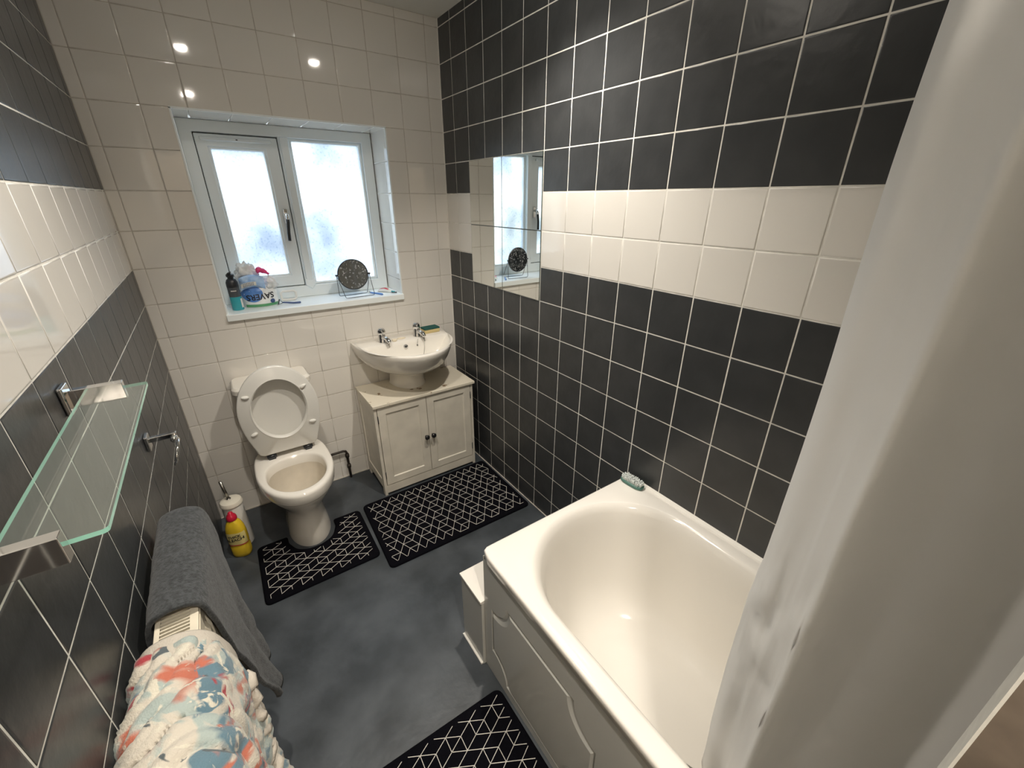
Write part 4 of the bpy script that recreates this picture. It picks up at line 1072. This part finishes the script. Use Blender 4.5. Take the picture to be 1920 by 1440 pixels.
cloth('towel_sheet', path, (-1.185, -1.535), (-1.205, -1.44), 70, 44, 0.016, M['towel'], tw, 0.009, 0.63, loose=0.014, flare=0.034)
fr = MB()
for j in range(26):
    y = -1.21 - j * 0.0028; x = 0.130 + random.uniform(-0.004, 0.008)
    fr.tube([(x, y, 0.325), (x + random.uniform(0, 0.012), y + random.uniform(-0.004, 0.004), 0.30), (x + random.uniform(0, 0.016), y + random.uniform(-0.006, 0.006), 0.275)], [0.002, 0.0015, 0.0006], 4)
rel(fr.build('frayed_hem', M['towel'], kind='stuff'), tw)

fl_ = thing('floral_towel', 'crumpled cream towel with red and blue flowers over the near half of the radiator', 'towel', loc=(0.09, -1.9, 0.4))
path = [(0.012, 0.55), (0.010, 0.70), (0.012, 0.80), (0.024, 0.852), (0.052, 0.868), (0.088, 0.864), (0.118, 0.838), (0.132, 0.78), (0.138, 0.68), (0.143, 0.58), (0.146, 0.47), (0.146, 0.40)]
ft = cloth('towel_sheet', path, (-1.628, -2.20), (-1.70, -2.22), 120, 110, 0.024, M['floral'], fl_, 0.007, 0.21, hump=0.012, loose=0.020, folds=0.0075)
cloth('hem', path[2:], (-1.608, -1.655), (-1.655, -1.71), 80, 12, 0.010, M['floral_hem'], fl_, 0.008, 0.21, hump=0.003, loose=0.02)
rf = []
for k in range(60):
    t = k / 59; z = 0.74 - 0.40 * t; y = -1.655 - 0.13 * t
    rf.append((0.152 + 0.010 * sin(k * 1.1) + 0.006 * fb(k * 0.4, 1, 2), y + 0.010 * cos(k * 1.3), z))
rel(MB().tube(rf, [0.007 + 0.004 * abs(sin(k * 0.9)) for k in range(60)], 8).build('ruffled_edge', M['floral_hem'], smooth=True), fl_)

# ------------------------------------------------------------------ window sill things
S = SILL
can = thing('shaving_gel_can', 'grey and teal shaving gel can with a black pump top on the sill', 'can', loc=(0.337, 0.085, S))
c = (0.337, 0.088, S)
rel(auto_smooth(MB().lathe([(0, 0), (0.024, 0), (0.0255, 0.003), (0.0255, 0.066), (0, 0.066)], c, 28).build('lower_body', M['teal'])), can)
rel(auto_smooth(MB().lathe([(0, 0.066), (0.0255, 0.066), (0.0255, 0.112), (0, 0.112)], c, 28).build('upper_body', M['grey_can'])), can)
rel(auto_smooth(MB().lathe([(0.0258, 0.112), (0.0262, 0.118), (0.0255, 0.135), (0.020, 0.148), (0.013, 0.153), (0.013, 0.160), (0.017, 0.162), (0.017, 0.172), (0.012, 0.176), (0, 0.177)], c, 28).build('cap', M['black_plastic'])), can)
rel(MB().obox((c[0] - 0.002, c[1] - 0.010, S + 0.180), (0.008, 0.002, 0.003), (0.002, 0.012, 0.0), (0, 0, 0.004)).build('nozzle', M['black_plastic'], bevel=0.002), can)
b = MB()
for j in range(-3, 4):
    a = radians(-95 + j * 7.5); b.obox((c[0] + 0.0262 * cos(a), c[1] + 0.0262 * sin(a), S + 0.096), (-0.0011 * sin(a), 0.0011 * cos(a), 0), (0.0003 * cos(a), 0.0003 * sin(a), 0), (0, 0, 0.0025))
rel(b.build('print_marks', M['plastic_white']), can)
a0 = radians(-48)
v = [(c[0] + 0.0258 * cos(a0 + k * 0.13), c[1] + 0.0258 * sin(a0 + k * 0.13), z) for z in (S + 0.012, S + 0.056) for k in range(6)]
rel(link('side_label', pydata('side_label', v, [(k, k + 1, k + 7, k + 6) for k in range(5)]), M['plastic_white'], smooth=True), can)

# carrier bag: crumpled pillow with printed front
bag = thing('carrier_bag', 'crumpled white carrier bag with upside-down SAVERS lettering on the sill', 'bag', loc=(0.45, 0.12, S))
bx0, bx1, bz1 = 0.366, 0.526, 0.150
def bag_front(x, z):
    u = (x - bx0) / (bx1 - bx0); w_ = (z - S) / bz1
    bul = max(0.0, (sin(pi * min(max(u, 0), 1)) ** 0.5)) * (1 - 0.55 * w_ ** 2)
    return 0.150 - 0.052 * bul - 0.016 * (1 - w_) - 0.005 * fb(x * 40, z * 40, 1.7) * min(1, 0.3 + w_)
def bag_top(u): return S + 0.125 + 0.022 * sin(u * 5 + 0.6) + 0.012 * fb(u * 8, 3.3, 1.0) - 0.03 * u
rings = []; nu, nv = 40, 26
v = []; f = []
for i in range(nu + 1):
    u = i / nu
    for j in range(nv + 1):
        t = j / nv
        if t <= 0.5:
            s = t / 0.5; z = S + 0.0005 + (bag_top(u) - S) * s; x = bx0 + (bx1 - bx0) * u; y = bag_front(x, z) if s < 0.99 else (bag_front(x, z) + 0.004)
        else:
            s = (1 - t) / 0.5; z = S + 0.0005 + (bag_top(u) - S) * s; x = bx0 + (bx1 - bx0) * u; y = 0.152 + 0.045 * (sin(pi * u) ** 0.5) * (1 - 0.6 * s ** 2)
        v.append((x + 0.003 * fb(z * 60, u * 20, 5) * min(1, s * 2), y, z))
m = nv + 1
for i in range(nu):
    for j in range(nv): f.append((i * m + j, i * m + j + 1, (i + 1) * m + j + 1, (i + 1) * m + j))
f.append(tuple(range(m))); f.append(tuple(nu * m + j for j in range(m))[::-1])
mb = MB().add(v, f); rel(auto_smooth(mb.build('bag_film', M['bag']), 60), bag)
def on_bag(x, z, g=0.0012): return (x, bag_front(x, z) - g, z)
def bag_patch(fun, name, m_, g, nx=26, nz=10):
    """patch of the bag front: fun(u, w) -> (x, z)"""
    v = [on_bag(*fun(i / nx, j / nz), g) for i in range(nx + 1) for j in range(nz + 1)]
    k = nz + 1
    return rel(link(name, pydata(name, v, [(i * k + j, i * k + j + 1, (i + 1) * k + j + 1, (i + 1) * k + j) for i in range(nx) for j in range(nz)]), m_, smooth=True), bag)
bag_patch(lambda u, w_: (0.374 + 0.146 * u, S + 0.002 + 0.013 * w_), 'green_band', M['green'], 0.0012)
bag_patch(lambda u, w_: (0.415 + 0.047 * (0.02 + 0.98 * w_) * cos(2 * pi * u) - 0.004, S + 0.066 + 0.040 * (0.02 + 0.98 * w_) * sin(2 * pi * u)), 'blue_oval', M['blue'], 0.0010, 40, 8)
bag_patch(lambda u, w_: (0.495 + 0.011 * (0.05 + 0.95 * w_) * cos(2 * pi * u), S + 0.024 + 0.011 * (0.05 + 0.95 * w_) * sin(2 * pi * u)), 'blue_dot', M['navy'], 0.0016, 30, 4)
me = text_mesh('SAVERS', 0.038, 0.0008)
bm = bmesh.new(); bm.from_mesh(me); bmesh.ops.triangulate(bm, faces=bm.faces); bmesh.ops.subdivide_edges(bm, edges=[e for e in bm.edges if e.calc_length() > 0.006], cuts=2); bm.to_mesh(me); bm.free()
for vv in me.vertices:
    x = 0.444 - vv.co.x; z = S + 0.052 - vv.co.y + (x - 0.44) * 0.06
    vv.co = Vector(on_bag(x, z, 0.0022))
me.materials.clear(); rel(link('lettering', me, M['ink']), bag)
# wrinkled top of the bag
def blob(name, m_, parent, c, r, seed, amp=0.3, n=18, freq=30):
    b_ = MB(); rr = []
    for i in range(1, n):
        th = pi * i / n
        rr.append([])
        for j in range(2 * n):
            ph = 2 * pi * j / (2 * n); d = Vector((sin(th) * cos(ph), sin(th) * sin(ph), cos(th)))
            k = 1 + amp * fb(d.x * 2.2 + seed, d.y * 2.2, d.z * 2.2) + amp * 0.5 * fb(d.x * 6 + seed, d.y * 6, d.z * 6)
            rr[-1].append((c[0] + d.x * r[0] * k, c[1] + d.y * r[1] * k, max(c[2] + d.z * r[2] * k, S + 0.0008)))
    o = b_.loft(rr).build(name, m_, smooth=True)
    return rel(o, parent)
blob('bag_handles', M['bag'], bag, (0.408, 0.155, S + 0.165), (0.046, 0.030, 0.040), 2.1, 0.45)
blob('bag_mouth', M['bag'], bag, (0.505, 0.140, S + 0.105), (0.032, 0.030, 0.034), 8.4, 0.4)
wi = thing('wipes_packet', 'light blue wet-wipes packet with a white label stuffed in the carrier bag', 'packet', loc=(0.42, 0.10, S + 0.1))
def pack(u, w_, g=0):
    x = 0.368 + 0.108 * u; z = S + 0.100 + 0.060 * w_ - 0.014 * (2 * u - 1) ** 2
    return (x, 0.100 - (0.020 + g) * (sin(pi * u) ** 0.6) * (sin(pi * w_) ** 0.6) - 0.004 * fb(u * 5, w_ * 4, 9) - g + 0.006 * w_, z)
v = []; f = []; NU, NV = 24, 14
for i in range(NU + 1):
    for j in range(NV + 1): v.append(pack(i / NU, j / NV))
for i in range(NU + 1):
    for j in range(NV + 1):
        p = pack(i / NU, j / NV); v.append((p[0], 0.112 + 0.016 * (sin(pi * i / NU) ** 0.6) * (sin(pi * j / NV) ** 0.6), p[2]))
k = NV + 1; N1 = (NU + 1) * k
for i in range(NU):
    for j in range(NV):
        a = i * k + j; f.append((a, a + k, a + k + 1, a + 1)); f.append((N1 + a, N1 + a + 1, N1 + a + k + 1, N1 + a + k))
rel(MB().add(v, f).build('packet_film', M['lightblue'], smooth=True), wi)
v = [pack(0.03 + 0.62 * i / 14, 0.16 + 0.34 * j / 6, 0.0015) for i in range(15) for j in range(7)]
rel(link('white_label', pydata('white_label', v, [(i * 7 + j, i * 7 + j + 1, (i + 1) * 7 + j + 1, (i + 1) * 7 + j) for i in range(14) for j in range(6)]), M['plastic_white'], smooth=True), wi)
b = MB()
for r_ in range(2):
    for j in range(7):
        p = pack(0.14 + 0.065 * j, 0.26 + 0.15 * r_, 0.0028); hgt = 0.0035 if r_ == 0 else 0.0025
        b.box(p[0] - 0.0012, p[0] + 0.0012, p[1] - 0.0003, p[1] + 0.0003, p[2] - hgt, p[2] + hgt)
rel(b.build('label_print', M['navy']), wi)
pk = MB()
pts = catmull([(0.452, 0.12, S + 0.180), (0.470, 0.118, S + 0.178), (0.49, 0.116, S + 0.168), (0.507, 0.115, S + 0.155)], 14)
pk.tube(pts, [0.006, 0.011, 0.015, 0.016, 0.015, 0.014, 0.013, 0.012, 0.011, 0.010, 0.009, 0.008, 0.007, 0.006, 0.004], 10)
o = pk.build('pink_scrunchie', M['pink'], smooth=True)
for vv in o.data.vertices: vv.co += Vector((0.003 * fb(vv.co.x * 90, vv.co.z * 90, 1), 0, 0.004 * fb(vv.co.x * 80, vv.co.z * 80, 4)))
o['label'] = 'bright pink wrapper lying on top of the carrier bag'; o['category'] = 'wrapper'; o.name = 'pink_wrapper'

# white handle-shaped tray behind the razor
wt = MB(); ro = rr2(0.535, 0.612, 0.150, 0.185, 0.012)
loop = [(0.545, 0.165, S + 0.010), (0.545, 0.165, S + 0.044), (0.556, 0.165, S + 0.052), (0.606, 0.165, S + 0.052), (0.618, 0.165, S + 0.044), (0.618, 0.165, S + 0.014), (0.608, 0.165, S + 0.0065), (0.556, 0.165, S + 0.0065)]
lp = []
for i in range(len(loop)): lp += [Vector(loop[i]), Vector(loop[i]).lerp(Vector(loop[(i + 1) % len(loop)]), 0.5)]
lp = [Vector((p.x, p.y, p.z)) for p in lp]
o = wt.tube(lp, 0.0062, 10, True).build('white_handle', M['plastic_white'], smooth=True)
o['label'] = 'white plastic looped handle lying on the sill right of the carrier bag'; o['category'] = 'handle'

rz = thing('razor', 'dark blue disposable razor lying on the sill in front of the carrier bag', 'razor', loc=(0.57, 0.075, S))
hp2 = catmull([(0.535, 0.080, S + 0.012), (0.555, 0.076, S + 0.010), (0.585, 0.070, S + 0.006), (0.620, 0.064, S + 0.006)], 14)
rel(MB().tube(hp2, [0.003, 0.0035, 0.004, 0.0042, 0.0042, 0.0045, 0.0048, 0.005, 0.005, 0.0048, 0.0046, 0.0046, 0.005, 0.005, 0.004], 8).build('handle', M['navy'], smooth=True), rz)
fk = [(0.537, 0.080, S + 0.012), (0.524, 0.094, S + 0.026), (0.515, 0.080, S + 0.004), (0.537, 0.080, S + 0.010)]
rel(MB().tube(fk, 0.0022, 8).build('fork', M['steel'], smooth=True), rz)
rel(MB().obox((0.520, 0.087, S + 0.015), (0.0045, 0.007, 0.011), (0.003, 0.0, 0.002), (0.0008, -0.001, 0.0)).build('blade_head', M['black_plastic'], bevel=0.001), rz)

# make-up mirror on a wire stand
mm = thing('makeup_mirror', 'round black-framed make-up mirror on a dark wire stand on the sill', 'mirror', loc=(0.92, 0.08, S))
mc = Vector((0.912, 0.075, S + 0.122)); MR = 0.083
nrm = Vector((-0.04, -1.0, 0.02)).normalized()
def disc(rs, name, m_):
    return rel(auto_smooth(MB().lathe(rs, mc, 48, nrm).build(name, m_), 30), mm)
disc([(0, -0.006), (MR - 0.003, -0.006), (MR, -0.003), (MR, 0.003), (MR - 0.003, 0.005), (MR - 0.005, 0.003)], 'mirror_rim', M['black_plastic'])
disc([(0, 0.0030), (MR - 0.0045, 0.0030), (MR - 0.0046, 0.0036), (0, 0.0036)], 'front_face', M['speckle'])
disc([(0, -0.0068), (MR - 0.006, -0.0068), (MR - 0.006, -0.0060), (0, -0.0060)], 'back_glass', M['mirror'])
L0 = Vector((mc.x - MR - 0.004, 0.083, S + 0.122)); R0_ = Vector((mc.x + MR + 0.004, 0.067, S + 0.122))
for p in (L0, R0_): rel(MB().lathe([(0, -0.006), (0.005, -0.006), (0.005, 0.006), (0, 0.006)], p, 12, (1, -0.1, 0)).build('pivot', M['steel'], smooth='auto'), mm)
w1 = [L0, Vector((0.846, 0.045, S + 0.012)), Vector((0.850, 0.043, S + 0.003)), Vector((0.860, 0.042, S + 0.002)), Vector((1.000, 0.050, S + 0.002)), Vector((1.008, 0.051, S + 0.003)), Vector((1.010, 0.052, S + 0.012)), R0_]
w2 = [L0, Vector((0.832, 0.120, S + 0.012)), Vector((0.835, 0.122, S + 0.003)), Vector((0.845, 0.123, S + 0.002)), Vector((0.985, 0.134, S + 0.002)), Vector((0.993, 0.134, S + 0.003)), Vector((0.996, 0.133, S + 0.012)), R0_]
for w_ in (w1, w2): rel(MB().tube(w_, 0.0016, 8).build('wire_leg', M['steel'], smooth=True), mm)

tp = thing('toothbrush', 'blue toothbrush lying on the sill beside the make-up mirror', 'toothbrush', loc=(1.02, 0.07, S))
pts = catmull([(1.000, 0.105, S + 0.007), (1.020, 0.075, S + 0.006), (1.035, 0.05, S + 0.006), (1.048, 0.022, S + 0.005)], 12)
rel(MB().tube(pts, [0.003, 0.004, 0.0045, 0.0048, 0.0046, 0.0044, 0.0048, 0.0052, 0.0056, 0.0058, 0.0058, 0.0054, 0.004], 8).build('handle', M['blue'], smooth=True), tp)
rel(MB().obox((0.9985, 0.112, S + 0.010), (0.0035, -0.002, 0), (0.006, 0.010, 0), (0, 0, 0.006)).build('bristles', M['bristle'], bevel=0.001), tp)
tu = thing('toothpaste_tube', 'crumpled white and red toothpaste tube in the right corner of the sill', 'tube', loc=(1.09, 0.10, S))
pts = [(1.062, 0.135), (1.075, 0.12), (1.09, 0.10), (1.104, 0.078), (1.115, 0.060)]
def sect(p, d, w_, h): 
    t = Vector((d[1], -d[0], 0)).normalized()
    return [(p[0] + t.x * w_ * cos(a * pi / 8), p[1] + t.y * w_ * cos(a * pi / 8), S + h + 0.0006 + h * sin(a * pi / 8)) for a in range(16)]
d = (0.55, -0.8)
rel(MB().loft([sect(pts[0], d, 0.016, 0.0035), sect(pts[1], d, 0.016, 0.010), sect(pts[2], d, 0.014, 0.012), sect(pts[3], d, 0.011, 0.009), sect(pts[4], d, 0.006, 0.006)]).build('tube_body', M['plastic_white'], smooth=True), tu)
def sx(p, w_, h): return [(x, y, z + 0.0006) for x, y, z in sect(p, d, w_, h)][2:7]
rel(MB().loft([sx(pts[0], 0.0165, 0.0040), sx(pts[1], 0.0165, 0.0105), sx(pts[2], 0.0145, 0.0125), sx(pts[3], 0.0115, 0.0095)], False, False, close=False).build('red_print', M['red'], smooth=True), tu)
rel(MB().tube([(1.114, 0.062, S + 0.0068), (1.126, 0.043, S + 0.0068)], [0.006, 0.0055], 12).build('cap', M['teal'], smooth=True), tu)
o = MB().tube([(1.112, 0.050, S + 0.0045), (1.138, 0.036, S + 0.0045)], 0.0036, 10).build('lip_balm', M['grey_can'], smooth=True)
o['label'] = 'small thin grey stick beside the toothpaste tube near the sill front'; o['category'] = 'lip balm'

# ------------------------------------------------------------------ ceiling spotlights
for i, (x, y) in enumerate(LAMPS):
    nm = ['over the toilet side of the room', 'over the far end of the bath', 'over the doorway side near the left wall'][i]
    t = thing('ceiling_spotlight', f'round chrome ceiling spotlight {nm}', 'spotlight', 'ceiling spotlights', loc=(x, y, CEIL))
    rel(MB().lathe([(0.028, -0.002), (0.042, -0.003), (0.044, -0.001), (0.044, 0.0)], (x, y, CEIL), 32).build('bezel', M['chrome'], smooth='auto'), t) if False else rel(MB().tube([(x + 0.036 * cos(k * pi / 16), y + 0.036 * sin(k * pi / 16), CEIL - 0.003) for k in range(32)], 0.006, 8, True).build('bezel', M['chrome'], smooth=True), t)
    rel(MB().lathe([(0.0, -0.020), (0.012, -0.0185), (0.021, -0.013), (0.027, -0.004), (0.028, -0.001), (0, -0.001)], (x, y, CEIL), 28).build('lit_lens', M['bulb'], smooth='auto'), t)
    ld = bpy.data.lights.new('spotlight_beam', 'SPOT'); ld.shadow_soft_size = 0.03; ld.spot_size = radians(118); ld.spot_blend = 0.85; ld.energy = LAMP_W[i]; ld.color = WARM
    lo_ = bpy.data.objects.new('spotlight_beam', ld); COL.objects.link(lo_); lo_.location = (x, y, CEIL - 0.055); rel(lo_, t)
hl = bpy.data.lights.new('hall_fill', 'POINT'); hl.energy = HALL_W; hl.color = (1, 0.86, 0.70); hl.shadow_soft_size = 0.12  # added fill light from the doorway side, no real fitting behind it
ho_ = bpy.data.objects.new('hall_fill', hl); COL.objects.link(ho_); ho_.location = (0.45, NEAR - 0.7, 2.2)

# ------------------------------------------------------------------ sub-parts were modelled in world space: cancel the offsets of their parents
bpy.context.view_layer.update()
for o in bpy.data.objects:
    p = o.parent
    if p is not None and p.type == 'MESH' and p.parent is not None and p.parent.type == 'EMPTY' and o.name.split('.')[0] not in ('slat',):
        o.matrix_parent_inverse = p.matrix_world.inverted()
for o in bpy.data.objects:
    if o.name.split('.')[0] == 'slat': o.matrix_parent_inverse = o.parent.matrix_world.inverted()
